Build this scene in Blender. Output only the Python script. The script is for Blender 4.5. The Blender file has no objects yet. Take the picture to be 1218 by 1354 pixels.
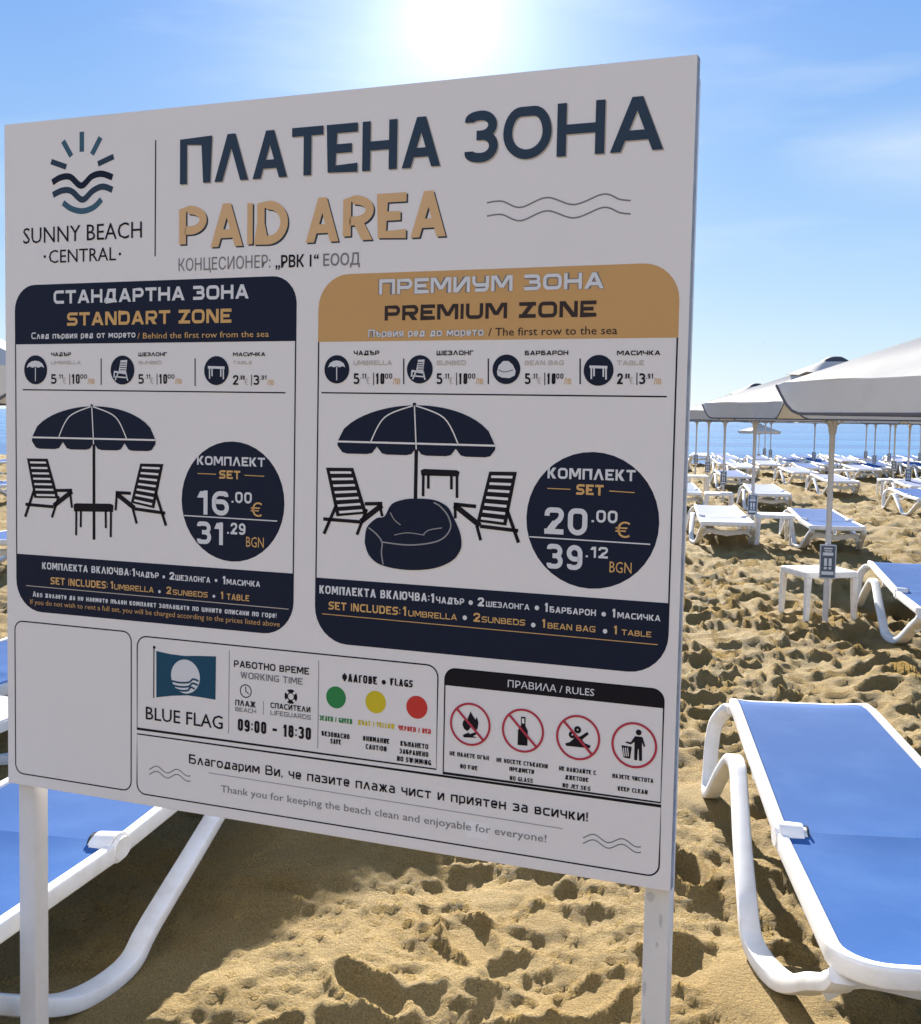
import bpy, bmesh, math, random
import numpy as np
from mathutils import Vector, Matrix
random.seed(5); rng = np.random.default_rng(11)
SC = bpy.context.scene; COL = SC.collection
R = math.radians

# ------------------------------------------------------------------ camera
CAM_H, PITCH, ROLL, FPX = 1.45, 0.08274, 0.01357, 1550.0
cd = bpy.data.cameras.new('camera'); cam = bpy.data.objects.new('camera', cd); COL.objects.link(cam)
cd.sensor_fit = 'VERTICAL'; cd.sensor_height = 24.0; cd.lens = 24.0*FPX/1354.0
cd.clip_start = 0.05; cd.clip_end = 120000
F_ = Vector((0, math.cos(PITCH), -math.sin(PITCH))); U0 = Vector((0, math.sin(PITCH), math.cos(PITCH)))
X_ = Vector((1,0,0))*math.cos(ROLL)+U0*math.sin(ROLL); U_ = -Vector((1,0,0))*math.sin(ROLL)+U0*math.cos(ROLL)
cam.matrix_world = Matrix(((X_.x,U_.x,-F_.x,0),(X_.y,U_.y,-F_.y,0),(X_.z,U_.z,-F_.z,CAM_H),(0,0,0,1)))
SC.camera = cam

# ------------------------------------------------------------------ sky, sun, exposure
SUN_EL, SUN_AZ = R(18.16), R(-0.64)
SUN_DIR = Vector((math.sin(SUN_AZ)*math.cos(SUN_EL), math.cos(SUN_AZ)*math.cos(SUN_EL), math.sin(SUN_EL)))
SKY_STRENGTH, SUN_STRENGTH, EXPOSURE = 0.085, 5.0, 1.70
SC.view_settings.view_transform = 'Standard'; SC.view_settings.look = 'None'
SC.view_settings.gamma = 1; SC.view_settings.exposure = EXPOSURE; SC.view_settings.use_curve_mapping = False
W = bpy.data.worlds.new('World'); SC.world = W; W.use_nodes = True
nt = W.node_tree; nt.nodes.clear()
def N(tree, typ, **kw):
    n = tree.nodes.new(typ)
    for k, v in kw.items():
        if k.startswith('i_'):
            key = k[2:]; key = int(key) if key.isdigit() else key.replace('_', ' ')
            n.inputs[key].default_value = v
        else: setattr(n, k, v)
    return n
def L(tree, a, b): tree.links.new(a, b)
out = N(nt, 'ShaderNodeOutputWorld'); bg = N(nt, 'ShaderNodeBackground'); bg.inputs[1].default_value = SKY_STRENGTH
sky = N(nt, 'ShaderNodeTexSky'); sky.sky_type = 'NISHITA'; sky.sun_disc = False
sky.sun_elevation = SUN_EL; sky.sun_rotation = SUN_AZ; sky.air_density = 1.0; sky.dust_density = 0.2; sky.ozone_density = 3.0
tc = N(nt, 'ShaderNodeTexCoord')
nrm = N(nt, 'ShaderNodeVectorMath', operation='NORMALIZE'); L(nt, tc.outputs['Generated'], nrm.inputs[0])
# clear blue of a hazy sea horizon, by elevation, blended with the physical sky
sep = N(nt, 'ShaderNodeSeparateXYZ'); L(nt, nrm.outputs[0], sep.inputs[0])
rampn = N(nt, 'ShaderNodeValToRGB'); L(nt, sep.outputs['Z'], rampn.inputs[0]); el = rampn.color_ramp.elements
SKY = ((0.0, (.200,.250,.285)), (.035, (.186,.238,.282)), (.096, (.140,.205,.278)), (.19, (.092,.162,.272)), (.32, (.060,.125,.265)), (1.0, (.060,.105,.21)))
while len(el) < len(SKY): el.new(.5)
for e_, (p_, c_) in zip(el, SKY): e_.position = p_; e_.color = (*[v for v in c_], 1)
grd = N(nt, 'ShaderNodeVectorMath', operation='SCALE'); L(nt, rampn.outputs[0], grd.inputs[0]); grd.inputs['Scale'].default_value = 1/SKY_STRENGTH
blend = N(nt, 'ShaderNodeMix', data_type='RGBA'); blend.inputs[0].default_value = .06; L(nt, grd.outputs[0], blend.inputs[6]); L(nt, sky.outputs[0], blend.inputs[7])
# thin high wisps of cirrus
mp = N(nt, 'ShaderNodeMapping'); mp.inputs['Scale'].default_value = (2.2, 2.2, 11); mp.inputs['Rotation'].default_value = (0, R(14), 0)
L(nt, nrm.outputs[0], mp.inputs[0])
nz = N(nt, 'ShaderNodeTexNoise'); nz.inputs['Scale'].default_value = 2.1; nz.inputs['Detail'].default_value = 5; nz.inputs['Roughness'].default_value = .55
L(nt, mp.outputs[0], nz.inputs['Vector'])
cr = N(nt, 'ShaderNodeMapRange', clamp=True); cr.inputs[1].default_value = .54; cr.inputs[2].default_value = .78; cr.inputs[3].default_value = 0; cr.inputs[4].default_value = .20
L(nt, nz.outputs['Fac'], cr.inputs[0])
cdir = (F_+X_*((1235-609)/FPX)-U_*((205-677)/FPX)).normalized()
cdt = N(nt, 'ShaderNodeVectorMath', operation='SUBTRACT'); L(nt, nrm.outputs[0], cdt.inputs[0]); cdt.inputs[1].default_value = cdir
csc = N(nt, 'ShaderNodeVectorMath', operation='MULTIPLY'); L(nt, cdt.outputs[0], csc.inputs[0]); csc.inputs[1].default_value = (7, 7, 22)
cln = N(nt, 'ShaderNodeVectorMath', operation='LENGTH'); L(nt, csc.outputs[0], cln.inputs[0])
cmr = N(nt, 'ShaderNodeMapRange', clamp=True, interpolation_type='SMOOTHSTEP'); L(nt, cln.outputs['Value'], cmr.inputs[0]); cmr.inputs[1].default_value = 1.0; cmr.inputs[2].default_value = .1; cmr.inputs[4].default_value = .75
cmm = N(nt, 'ShaderNodeMath', operation='MULTIPLY'); L(nt, cmr.outputs[0], cmm.inputs[0]); L(nt, nz.outputs['Fac'], cmm.inputs[1])
cmx = N(nt, 'ShaderNodeMath', operation='ADD', use_clamp=True); L(nt, cr.outputs[0], cmx.inputs[0]); L(nt, cmm.outputs[0], cmx.inputs[1])
mixc = N(nt, 'ShaderNodeMix', data_type='RGBA'); L(nt, cmx.outputs[0], mixc.inputs[0]); L(nt, blend.outputs[2], mixc.inputs[6]); mixc.inputs[7].default_value = (3.3, 3.6, 3.8, 1)
# added pale fill in the unseen sky behind the viewer, to brighten the board
back_mask = N(nt, 'ShaderNodeMapRange', clamp=True, interpolation_type='SMOOTHSTEP'); L(nt, sep.outputs['Y'], back_mask.inputs[0]); back_mask.inputs[1].default_value = -.15; back_mask.inputs[2].default_value = -.75; back_mask.inputs[3].default_value = 0; back_mask.inputs[4].default_value = .8
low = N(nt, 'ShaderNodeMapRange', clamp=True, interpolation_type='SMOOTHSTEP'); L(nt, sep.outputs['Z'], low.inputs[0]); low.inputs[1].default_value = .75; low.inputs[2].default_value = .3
lm = N(nt, 'ShaderNodeMath', operation='MULTIPLY'); L(nt, back_mask.outputs[0], lm.inputs[0]); L(nt, low.outputs[0], lm.inputs[1])
back_fill = N(nt, 'ShaderNodeMix', data_type='RGBA'); L(nt, lm.outputs[0], back_fill.inputs[0]); L(nt, mixc.outputs[2], back_fill.inputs[6]); back_fill.inputs[7].default_value = (.31/SKY_STRENGTH, .308/SKY_STRENGTH, .33/SKY_STRENGTH, 1)
# the sun's own disc and aureole, a function of the angle to the sun
dt = N(nt, 'ShaderNodeVectorMath', operation='DOT_PRODUCT'); L(nt, nrm.outputs[0], dt.inputs[0]); dt.inputs[1].default_value = SUN_DIR
def lobe(power, amp):
    mx = N(nt, 'ShaderNodeMath', operation='MAXIMUM'); L(nt, dt.outputs['Value'], mx.inputs[0]); mx.inputs[1].default_value = 0
    pw = N(nt, 'ShaderNodeMath', operation='POWER'); L(nt, mx.outputs[0], pw.inputs[0]); pw.inputs[1].default_value = power
    ml = N(nt, 'ShaderNodeMath', operation='MULTIPLY'); L(nt, pw.outputs[0], ml.inputs[0]); ml.inputs[1].default_value = amp
    return ml
l1, l2, l3 = lobe(620, 1.5), lobe(92, 1.5), lobe(9000, 60.0)
ad = N(nt, 'ShaderNodeMath', operation='ADD'); L(nt, l1.outputs[0], ad.inputs[0]); L(nt, l2.outputs[0], ad.inputs[1])
gl = N(nt, 'ShaderNodeVectorMath', operation='SCALE'); gl.inputs[0].default_value = (1, .97, .9); ad2 = N(nt, 'ShaderNodeMath', operation='ADD'); L(nt, ad.outputs[0], ad2.inputs[0]); L(nt, l3.outputs[0], ad2.inputs[1]); L(nt, ad2.outputs[0], gl.inputs['Scale'])
sm = N(nt, 'ShaderNodeVectorMath', operation='ADD'); L(nt, back_fill.outputs[2], sm.inputs[0]); L(nt, gl.outputs[0], sm.inputs[1])
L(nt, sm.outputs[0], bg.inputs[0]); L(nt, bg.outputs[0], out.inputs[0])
sd = bpy.data.lights.new('sun', 'SUN'); sd.energy = SUN_STRENGTH; sd.angle = R(.5); sd.color = (1, .93, .82)
so = bpy.data.objects.new('sun', sd); COL.objects.link(so)
so.rotation_euler = SUN_DIR.to_track_quat('Z', 'Y').to_euler(); so.location = (0, 30, 20)

# ------------------------------------------------------------------ materials
MATS = {}
def mat(name, col, rough=.5, noise=None, bump=None, spec=.5, transl=0, sheen=0):
    """noise=(scale, amount, second colour); bump=(scale, strength, distance)"""
    if name in MATS: return MATS[name]
    m = bpy.data.materials.new(name); m.use_nodes = True; t = m.node_tree; b = t.nodes['Principled BSDF']
    b.inputs['Base Color'].default_value = (*col, 1); b.inputs['Roughness'].default_value = rough
    b.inputs['Specular IOR Level'].default_value = spec
    if sheen: b.inputs['Sheen Weight'].default_value = sheen
    co = N(t, 'ShaderNodeTexCoord')
    if noise:
        n = N(t, 'ShaderNodeTexNoise'); n.inputs['Scale'].default_value = noise[0]; n.inputs['Detail'].default_value = 6; n.inputs['Roughness'].default_value = .65
        L(t, co.outputs['Object'], n.inputs['Vector'])
        mr = N(t, 'ShaderNodeMapRange', clamp=True); mr.inputs[1].default_value = .45; mr.inputs[2].default_value = .75; mr.inputs[4].default_value = noise[1]
        L(t, n.outputs['Fac'], mr.inputs[0])
        mx = N(t, 'ShaderNodeMix', data_type='RGBA'); L(t, mr.outputs[0], mx.inputs[0])
        mx.inputs[6].default_value = (*col, 1); mx.inputs[7].default_value = (*noise[2], 1); L(t, mx.outputs[2], b.inputs['Base Color'])
        csrc = mx.outputs[2]
    else: csrc = None
    if bump:
        n2 = N(t, 'ShaderNodeTexNoise'); n2.inputs['Scale'].default_value = bump[0]; n2.inputs['Detail'].default_value = 4
        L(t, co.outputs['Object'], n2.inputs['Vector'])
        bp = N(t, 'ShaderNodeBump'); bp.inputs['Strength'].default_value = bump[1]; bp.inputs['Distance'].default_value = bump[2]
        L(t, n2.outputs['Fac'], bp.inputs['Height']); L(t, bp.outputs[0], b.inputs['Normal'])
    if transl:
        tr = N(t, 'ShaderNodeBsdfTranslucent'); tr.inputs[0].default_value = (*col, 1)
        if csrc: L(t, csrc, tr.inputs[0])
        ms = N(t, 'ShaderNodeMixShader'); ms.inputs[0].default_value = transl
        L(t, b.outputs[0], ms.inputs[1]); L(t, tr.outputs[0], ms.inputs[2]); L(t, ms.outputs[0], t.nodes['Material Output'].inputs[0])
    MATS[name] = m; return m
M_PLASTIC = mat('white_plastic', (.79,.79,.785), .55, (13, .55, (.60,.57,.51)), (40, .08, .004), .3)
M_SLING = mat('blue_sling', (.033,.108,.315), .7, (3.2, .7, (.060,.148,.365)), (420, .35, .0012), .015)
M_SLING2 = mat('pale_sling', (.27,.31,.47), .7, (7, .5, (.22,.26,.40)), (420, .3, .0012), .02)
M_DARKGREY = mat('charcoal_fabric', (.045,.05,.065), .8, (12, .5, (.08,.085,.1)))
M_CANVAS = mat('cream_canvas', (.62,.60,.565), .9, (6, .45, (.54,.52,.48)), (60, .15, .003), .1, .22)
M_TRIM = mat('dark_trim', (.085,.085,.10), .8)
M_POLE = mat('grey_pole_paint', (.52,.53,.55), .42, (14, .5, (.40,.41,.43)), (60, .1, .002))
M_TAG = mat('tag_slate', (.055,.085,.13), .5, (20, .4, (.09,.12,.17)))
M_TAGF = mat('tag_frame_grey', (.42,.47,.53), .5)
M_TAGP = mat('tag_print', (.55,.60,.68), .6)
M_KNOB = mat('black_hinge', (.015,.015,.02), .4)
# board inks
M_PANEL = mat('board_white', (.87,.83,.81), .36, (3.5, .3, (.82,.78,.76)), (18, .04, .004), .35)
M_EDGE = mat('board_edge', (.34,.38,.45), .6, (30, .8, (.10,.12,.16)))
M_POST = mat('board_post', (.80,.78,.76), .38, (11, .35, (.6,.57,.53)), (50, .08, .002))
M_SCUFF = mat('scuffed_primer', (.62,.61,.60), .7, (60, .7, (.42,.42,.42)))
INK = {k: mat('ink_'+k, c, .5, None, None, .18) for k, c in dict(
    navy=(.008,.013,.035), title=(.032,.056,.092), black=(.008,.007,.012), gold=(.66,.385,.15), amber=(.72,.43,.16), tan=(.76,.49,.25),
    white=(.76,.76,.78), grey=(.22,.215,.225), midgrey=(.34,.33,.34), pale=(.56,.50,.44), teal=(.014,.075,.135), tealmid=(.05,.13,.19),
    green=(.035,.25,.075), yellow=(.70,.54,.03), red=(.62,.05,.04), tape=(.90,.88,.88), ring=(.50,.045,.075), brown=(.045,.03,.028)).items()}

# ------------------------------------------------------------------ object helpers
def tag(o, label=None, cat=None, group=None, kind=None):
    if label: o['label'] = label
    if cat: o['category'] = cat
    if group: o['group'] = group
    if kind: o['kind'] = kind
    return o
def empty(name, loc=(0,0,0), rz=0):
    o = bpy.data.objects.new(name, None); COL.objects.link(o); o.location = loc; o.rotation_euler = (0,0,rz); o.empty_display_size = .2; return o
def obj(name, bm, m, parent=None, smooth=True):
    me = bpy.data.meshes.new(name); bm.normal_update(); bm.to_mesh(me); bm.free()
    for mm in (m if isinstance(m, (list, tuple)) else [m]): me.materials.append(mm)
    if smooth:
        me.polygons.foreach_set('use_smooth', [True]*len(me.polygons))
        try: me.set_sharp_from_angle(angle=R(38))
        except Exception: pass
    o = bpy.data.objects.new(name, me); COL.objects.link(o)
    if parent: o.parent = parent
    return o
def copy_tree(o, parent=None):
    c = o.copy(); COL.objects.link(c); c.parent = parent
    for ch in o.children: copy_tree(ch, c)
    return c
def box(bm, x0, x1, y0, y1, z0, z1, bev=0):
    r = bmesh.ops.create_cube(bm, size=1); vs = r['verts']
    for v in vs: v.co = Vector(((x0+x1)/2+v.co.x*(x1-x0), (y0+y1)/2+v.co.y*(y1-y0), (z0+z1)/2+v.co.z*(z1-z0)))
    if bev:
        es = {e for v in vs for e in v.link_edges}
        bmesh.ops.bevel(bm, geom=list(es), offset=bev, segments=2, affect='EDGES', profile=.6)
def rsec(w, h, r, n=3):
    """rounded rectangle section, list of (a, b)"""
    pts = []
    for cx, cy, a0 in ((w/2-r, h/2-r, 0), (-w/2+r, h/2-r, 90), (-w/2+r, -h/2+r, 180), (w/2-r, -h/2+r, 270)):
        for i in range(n+1):
            a = R(a0+90*i/n); pts.append((cx+r*math.cos(a), cy+r*math.sin(a)))
    return pts
def csec(r, n=10): return [(r*math.cos(2*math.pi*i/n), r*math.sin(2*math.pi*i/n)) for i in range(n)]
def sweep(bm, path, sec, side=None, scale=None, closed=False, cap=True):
    """sweep a section along a path; side = fixed direction of the section's first axis (or None: z up is the second axis)"""
    P = [Vector(p) for p in path]; n = len(P); rings = []
    for i in range(n):
        a = P[(i-1) % n] if (closed or i > 0) else P[i]; b = P[(i+1) % n] if (closed or i < n-1) else P[i]
        T = (b-a).normalized()
        if side is not None:
            s = Vector(side); s = (s-T*s.dot(T)).normalized(); u = T.cross(s)
        else:
            up = Vector((0,0,1)) if abs(T.z) < .95 else Vector((0,1,0)); s = T.cross(up).normalized(); u = s.cross(T)
        k = scale[i] if scale else 1
        rings.append([bm.verts.new(P[i]+s*(x*k)+u*(y*k)) for x, y in sec])
    m = len(sec)
    for i in range(n if closed else n-1):
        A, B = rings[i], rings[(i+1) % n]
        for j in range(m): bm.faces.new((A[j], A[(j+1) % m], B[(j+1) % m], B[j]))
    if cap and not closed:
        bm.faces.new(rings[0][::-1]); bm.faces.new(rings[-1])
def smooth_path(pts, sub=6):
    """Catmull-Rom through the points"""
    P = [Vector(p) for p in pts]; out = []
    for i in range(len(P)-1):
        p0 = P[max(i-1, 0)]; p1 = P[i]; p2 = P[i+1]; p3 = P[min(i+2, len(P)-1)]
        for k in range(sub):
            t = k/sub
            out.append(.5*((2*p1)+(p2-p0)*t+(2*p0-5*p1+4*p2-p3)*t*t+(-p0+3*p1-3*p2+p3)*t**3))
    out.append(P[-1]); return out
def fixn(bm): bmesh.ops.recalc_face_normals(bm, faces=bm.faces[:])

# ------------------------------------------------------------------ the sand
def hash2(ix, iy, seed):
    h = (ix.astype(np.int64)*374761393 + iy.astype(np.int64)*668265263 + seed*982451653) & 0xffffffff
    h = ((h ^ (h >> 13))*1274126177) & 0xffffffff
    return ((h ^ (h >> 16)) & 0xffff)/65535.0
def vnoise(x, y, seed):
    ix = np.floor(x); iy = np.floor(y); fx = x-ix; fy = y-iy
    fx = fx*fx*fx*(fx*(fx*6-15)+10); fy = fy*fy*fy*(fy*(fy*6-15)+10)
    a = hash2(ix, iy, seed); b = hash2(ix+1, iy, seed); c = hash2(ix, iy+1, seed); d = hash2(ix+1, iy+1, seed)
    return (a+(b-a)*fx)*(1-fy)+(c+(d-c)*fx)*fy-.5
def base_z(y):
    y = np.asarray(y, float)
    return np.where(y < 42, -.004*y, np.maximum(-.168-(y-42)*.05, -4.0))
def sand_relief(x, y):
    wx = x+.10*vnoise(x*2.7, y*2.7, 3); wy = y+.10*vnoise(x*2.7, y*2.7, 4); k = np.clip((y-3)/4, 0, 1)
    z = .050*vnoise(x*.55, y*.55, 1)+.040*vnoise(wx*1.5, wy*1.5, 2)+.058*(1-k)*vnoise(wx*2.6+4, wy*2.4, 15)+.030*(1-k)*vnoise(wx*5.3+4, wy*4.9, 16)
    r = 1-np.abs(2*vnoise(wx*2.9, wy*3.3, 7)); z = z+(.030+.022*k)*(r-.7)
    r = 1-np.abs(2*vnoise(wx*5.6+9, wy*6.4, 8)); z = z+(.016+.026*k)*(r-.7)
    r = 1-np.abs(2*vnoise(wx*9.6+3, wy*11., 9)); z = z+.020*k*(r-.7)
    r = 1-np.abs(2*vnoise(wx*4.2+5, wy*9.5, 10)); z = z+.026*k*(r-.7)          # wind-drawn ridges, longer across than along
    q = np.clip((y-9)/8, 0, 1); r = 1-np.abs(2*vnoise(x*2.3+1, y*3.1, 13)); z = z+.075*q*(r-.7)
    r = 1-np.abs(2*vnoise(x*5.1+1, y*4.7, 14)); z = z+.05*q*(r-.7)
    return z
xs = [0.0]
while xs[-1] < 60: 
    a = xs[-1]; xs.append(a+max(.0105, .0105+(a-2.0)*.009 if a > 2.0 else .0105))
while xs[-1] < 40000: xs.append(xs[-1]*1.5)
xs = np.array(sorted({-v for v in xs} | set(xs)))
ys = [1.3]
while ys[-1] < 62: ys.append(ys[-1]+max(.0085, .0062*ys[-1]**1.03))
while ys[-1] < 60000: ys.append(ys[-1]*1.5)
lo = [1.3-.06]
while lo[-1] > -12: lo.append(lo[-1]-max(.06, .12*(1.3-lo[-1])))
while lo[-1] > -3000: lo.append(lo[-1]*1.6)
ys = np.array(sorted(lo)+ys)
GX, GY = np.meshgrid(xs, ys); NX, NY = len(xs), len(ys)
amp = np.clip((62-GY)/8, 0, 1)*np.clip((60-np.abs(GX))/8, 0, 1)*np.clip((GY+12)/6, 0, 1)
Z = sand_relief(GX, GY)
near = (np.abs(GX) < 6) & (GY < 14) & (GY > 0)
QX = GX+.03*vnoise(GX*9, GY*9, 41); QY = GY+.03*vnoise(GX*9, GY*9, 42)
clump = np.clip(vnoise(GX*1.9, GY*1.9, 45)*2.2+.5, 0, 1)          # some places trodden rough, some smooth
fine = (.016*vnoise(QX*13, QY*14, 21)+.014*(.55-np.abs(2*vnoise(QX*21, QY*23, 24)))+.009*vnoise(QX*29, QY*29, 22))*(.35+.9*clump)+(.009*vnoise(GX*47, GY*47, 23)+.008*vnoise(GX*83, GY*83, 25))*np.clip((3.0-np.abs(GX))/.7, 0, 1)*np.clip((5.5-GY)/1.5, 0, 1)
Z += np.where(GY < 34, fine*(1.05+.35*np.clip((GY-3)/4, 0, 1)), 0)
def stamp(cx, cy, lx, ly, ang, depth, rim, grooves=0):
    """one footprint: an oblong dent with a pushed-up rim"""
    m = 2.2*max(lx, ly)
    i0, i1 = np.searchsorted(xs, (cx-m, cx+m)); j0, j1 = np.searchsorted(ys, (cy-m, cy+m))
    if i1-i0 < 2 or j1-j0 < 2: return
    X = GX[j0:j1, i0:i1]-cx; Y = GY[j0:j1, i0:i1]-cy
    c, s = math.cos(ang), math.sin(ang); u = (X*c+Y*s)/lx; v = (-X*s+Y*c)/ly
    d = np.sqrt(u*u+v*v)+.34*vnoise(GX[j0:j1, i0:i1]*9, GY[j0:j1, i0:i1]*9, 31)+.05*vnoise(GX[j0:j1, i0:i1]*26, GY[j0:j1, i0:i1]*26, 32)
    inside = np.clip((1.05-d)/.34, 0, 1) if cy > 4.2 else np.clip((1.2-d)/.75, 0, 1); inside = inside*inside*(3-2*inside)
    z = Z[j0:j1, i0:i1]; flat = -depth
    if grooves: flat = flat+.006*np.sin(u*grooves)
    z = z*(1-.75*inside)+inside*flat
    Z[j0:j1, i0:i1] = z+rim*np.exp(-((d-1.22)/.2)**2)
for k in range(7000):
    y = 1.4+36*random.random()**1.55; x = (random.random()*2-1)*(1.9+.62*y)
    if x < -.35*y-1.2 and y > 6: continue
    if y < 4.2 and random.random() < .72: continue
    s_ = random.uniform(.5, 1.5)*(1 if y > 4.2 else .85); q_ = 1 if y > 4.2 else .62
    stamp(x, y, .125*s_, .06*s_, random.gauss(1.3, .9), random.uniform(.014, .042)*q_, random.uniform(.004, .016)*q_)
for a in ((.10, 2.66, .15, .055, .5, .020, .014, 17), (-.22, 2.86, .14, .052, 2.2, .022, .016, 0), (.36, 2.92, .15, .058, .9, .028, .018, 0), (.05, 3.22, .15, .06, 1.9, .030, .018, 0),
          (.62, 3.05, .14, .055, 1.4, .028, .016, 0), (-.42, 2.6, .13, .05, 1.2, .03, .02, 0), (.58, 2.55, .13, .05, .4, .03, .02, 14), (.75, 3.7, .13, .05, 1.7, .05, .03, 0)): stamp(*a)
Z = np.clip(Z, -.085, .11)
ZW = base_z(GY)+Z*amp
def sand_z(x, y, rad=.0):
    i = int(np.clip(np.searchsorted(xs, x), 1, NX-2)); j = int(np.clip(np.searchsorted(ys, y), 1, NY-2))
    return float(ZW[j-1:j+2, i-1:i+2].mean())
def lower(cx, cy, rx, ry, z):
    """press the sand flat round a foot"""
    i0, i1 = np.searchsorted(xs, (cx-2*rx, cx+2*rx)); j0, j1 = np.searchsorted(ys, (cy-2*ry, cy+2*ry))
    d = np.sqrt(((GX[j0:j1, i0:i1]-cx)/rx)**2+((GY[j0:j1, i0:i1]-cy)/ry)**2); w = np.clip((1.7-d)/.9, 0, 1); w = w*w*(3-2*w)
    ZW[j0:j1, i0:i1] = ZW[j0:j1, i0:i1]*(1-w)+z*w
def build_sand():
    co = np.stack([GX, GY, ZW], -1).reshape(-1, 3).astype(np.float32)
    idx = np.arange(NX*NY, dtype=np.int32).reshape(NY, NX)
    q = np.stack([idx[:-1, :-1], idx[:-1, 1:], idx[1:, 1:], idx[1:, :-1]], -1).reshape(-1, 4)
    me = bpy.data.meshes.new('sand'); me.vertices.add(len(co)); me.vertices.foreach_set('co', co.ravel())
    me.loops.add(q.size); me.loops.foreach_set('vertex_index', q.ravel())
    me.polygons.add(len(q)); me.polygons.foreach_set('loop_start', np.arange(0, q.size, 4, dtype=np.int32))
    me.polygons.foreach_set('use_smooth', np.ones(len(q), bool)); me.update(calc_edges=True)
    m = bpy.data.materials.new('beach_sand'); m.use_nodes = True; t = m.node_tree; b = t.nodes['Principled BSDF']
    b.inputs['Roughness'].default_value = .92; b.inputs['Specular IOR Level'].default_value = .2
    co_ = N(t, 'ShaderNodeTexCoord')
    def noi(scale, det=5, rough=.6):
        n = N(t, 'ShaderNodeTexNoise'); n.inputs['Scale'].default_value = scale; n.inputs['Detail'].default_value = det; n.inputs['Roughness'].default_value = rough
        L(t, co_.outputs['Object'], n.inputs['Vector']); return n
    a = noi(1.3); g = noi(190, 4, .75); c = noi(75, 4, .75)
    mr = N(t, 'ShaderNodeMapRange', clamp=True); mr.inputs[1].default_value = .35; mr.inputs[2].default_value = .68; L(t, a.outputs['Fac'], mr.inputs[0])
    m1 = N(t, 'ShaderNodeMix', data_type='RGBA'); L(t, mr.outputs[0], m1.inputs[0]); m1.inputs[6].default_value = (.60,.405,.140,1); m1.inputs[7].default_value = (.69,.51,.225,1)
    mg = N(t, 'ShaderNodeMapRange', clamp=True); mg.inputs[1].default_value = .38; mg.inputs[2].default_value = .62; mg.inputs[3].default_value = .60; mg.inputs[4].default_value = 1.14; L(t, g.outputs['Fac'], mg.inputs[0])
    m2 = N(t, 'ShaderNodeVectorMath', operation='SCALE'); L(t, m1.outputs[2], m2.inputs[0]); L(t, mg.outputs[0], m2.inputs['Scale']); L(t, m2.outputs[0], b.inputs['Base Color'])
    ad = N(t, 'ShaderNodeMath', operation='MULTIPLY_ADD'); L(t, c.outputs['Fac'], ad.inputs[0]); ad.inputs[1].default_value = 2.2; L(t, g.outputs['Fac'], ad.inputs[2])
    bp = N(t, 'ShaderNodeBump'); bp.inputs['Strength'].default_value = 1.0; bp.inputs['Distance'].default_value = .050; L(t, ad.outputs[0], bp.inputs['Height']); L(t, bp.outputs[0], b.inputs['Normal'])
    me.materials.append(m); o = bpy.data.objects.new('sand', me); COL.objects.link(o); tag(o, kind='structure'); return o

# ------------------------------------------------------------------ the sea
SEA_Z = -.74
def build_sea():
    yy = [40.0]
    while yy[-1] < 400: yy.append(yy[-1]+max(.5, .012*yy[-1]))
    while yy[-1] < 70000: yy.append(yy[-1]*1.35)
    xx = [0.0]
    while xx[-1] < 200: xx.append(xx[-1]+max(2., .1*xx[-1]))
    while xx[-1] < 50000: xx.append(xx[-1]*1.6)
    xx = np.array(sorted({-v for v in xx} | set(xx))); yy = np.array(yy); A, B = np.meshgrid(xx, yy)
    H_ = np.where(B < 380, (.10*vnoise(A*.012, B*.13, 51)+.05*vnoise(A*.05, B*.42, 52))*np.clip((B-44)/25, 0, 1), 0)
    bm = bmesh.new(); vs = [[bm.verts.new((A[j, i], B[j, i], SEA_Z+H_[j, i])) for i in range(len(xx))] for j in range(len(yy))]
    for j in range(len(yy)-1):
        for i in range(len(xx)-1): bm.faces.new((vs[j][i], vs[j][i+1], vs[j+1][i+1], vs[j+1][i]))
    m = bpy.data.materials.new('sea_water'); m.use_nodes = True; t = m.node_tree; b = t.nodes['Principled BSDF']
    b.inputs['Base Color'].default_value = (.02,.14,.36,1); b.inputs['Roughness'].default_value = .16; b.inputs['IOR'].default_value = 1.33
    co_ = N(t, 'ShaderNodeTexCoord'); mp_ = N(t, 'ShaderNodeMapping'); mp_.inputs['Scale'].default_value = (.12, .9, 1); L(t, co_.outputs['Object'], mp_.inputs[0])
    n = N(t, 'ShaderNodeTexNoise'); n.inputs['Scale'].default_value = 1.0; n.inputs['Detail'].default_value = 7; n.inputs['Roughness'].default_value = .6; L(t, mp_.outputs[0], n.inputs['Vector'])
    bp = N(t, 'ShaderNodeBump'); bp.inputs['Strength'].default_value = .9; bp.inputs['Distance'].default_value = .35; L(t, n.outputs['Fac'], bp.inputs['Height']); L(t, bp.outputs[0], b.inputs['Normal'])
    mp2 = N(t, 'ShaderNodeMapping'); mp2.inputs['Scale'].default_value = (.006, .085, 1); L(t, co_.outputs['Object'], mp2.inputs[0])
    n2 = N(t, 'ShaderNodeTexNoise'); n2.inputs['Scale'].default_value = 1.0; n2.inputs['Detail'].default_value = 4; L(t, mp2.outputs[0], n2.inputs['Vector'])
    mr = N(t, 'ShaderNodeMapRange', clamp=True); mr.inputs[1].default_value = .4; mr.inputs[2].default_value = .65; L(t, n2.outputs['Fac'], mr.inputs[0])
    mx = N(t, 'ShaderNodeMix', data_type='RGBA'); L(t, mr.outputs[0], mx.inputs[0]); mx.inputs[6].default_value = (.010,.105,.34,1); mx.inputs[7].default_value = (.075,.28,.55,1); L(t, mx.outputs[2], b.inputs['Base Color'])
    o = obj('sea', bm, m); tag(o, kind='structure')

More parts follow.
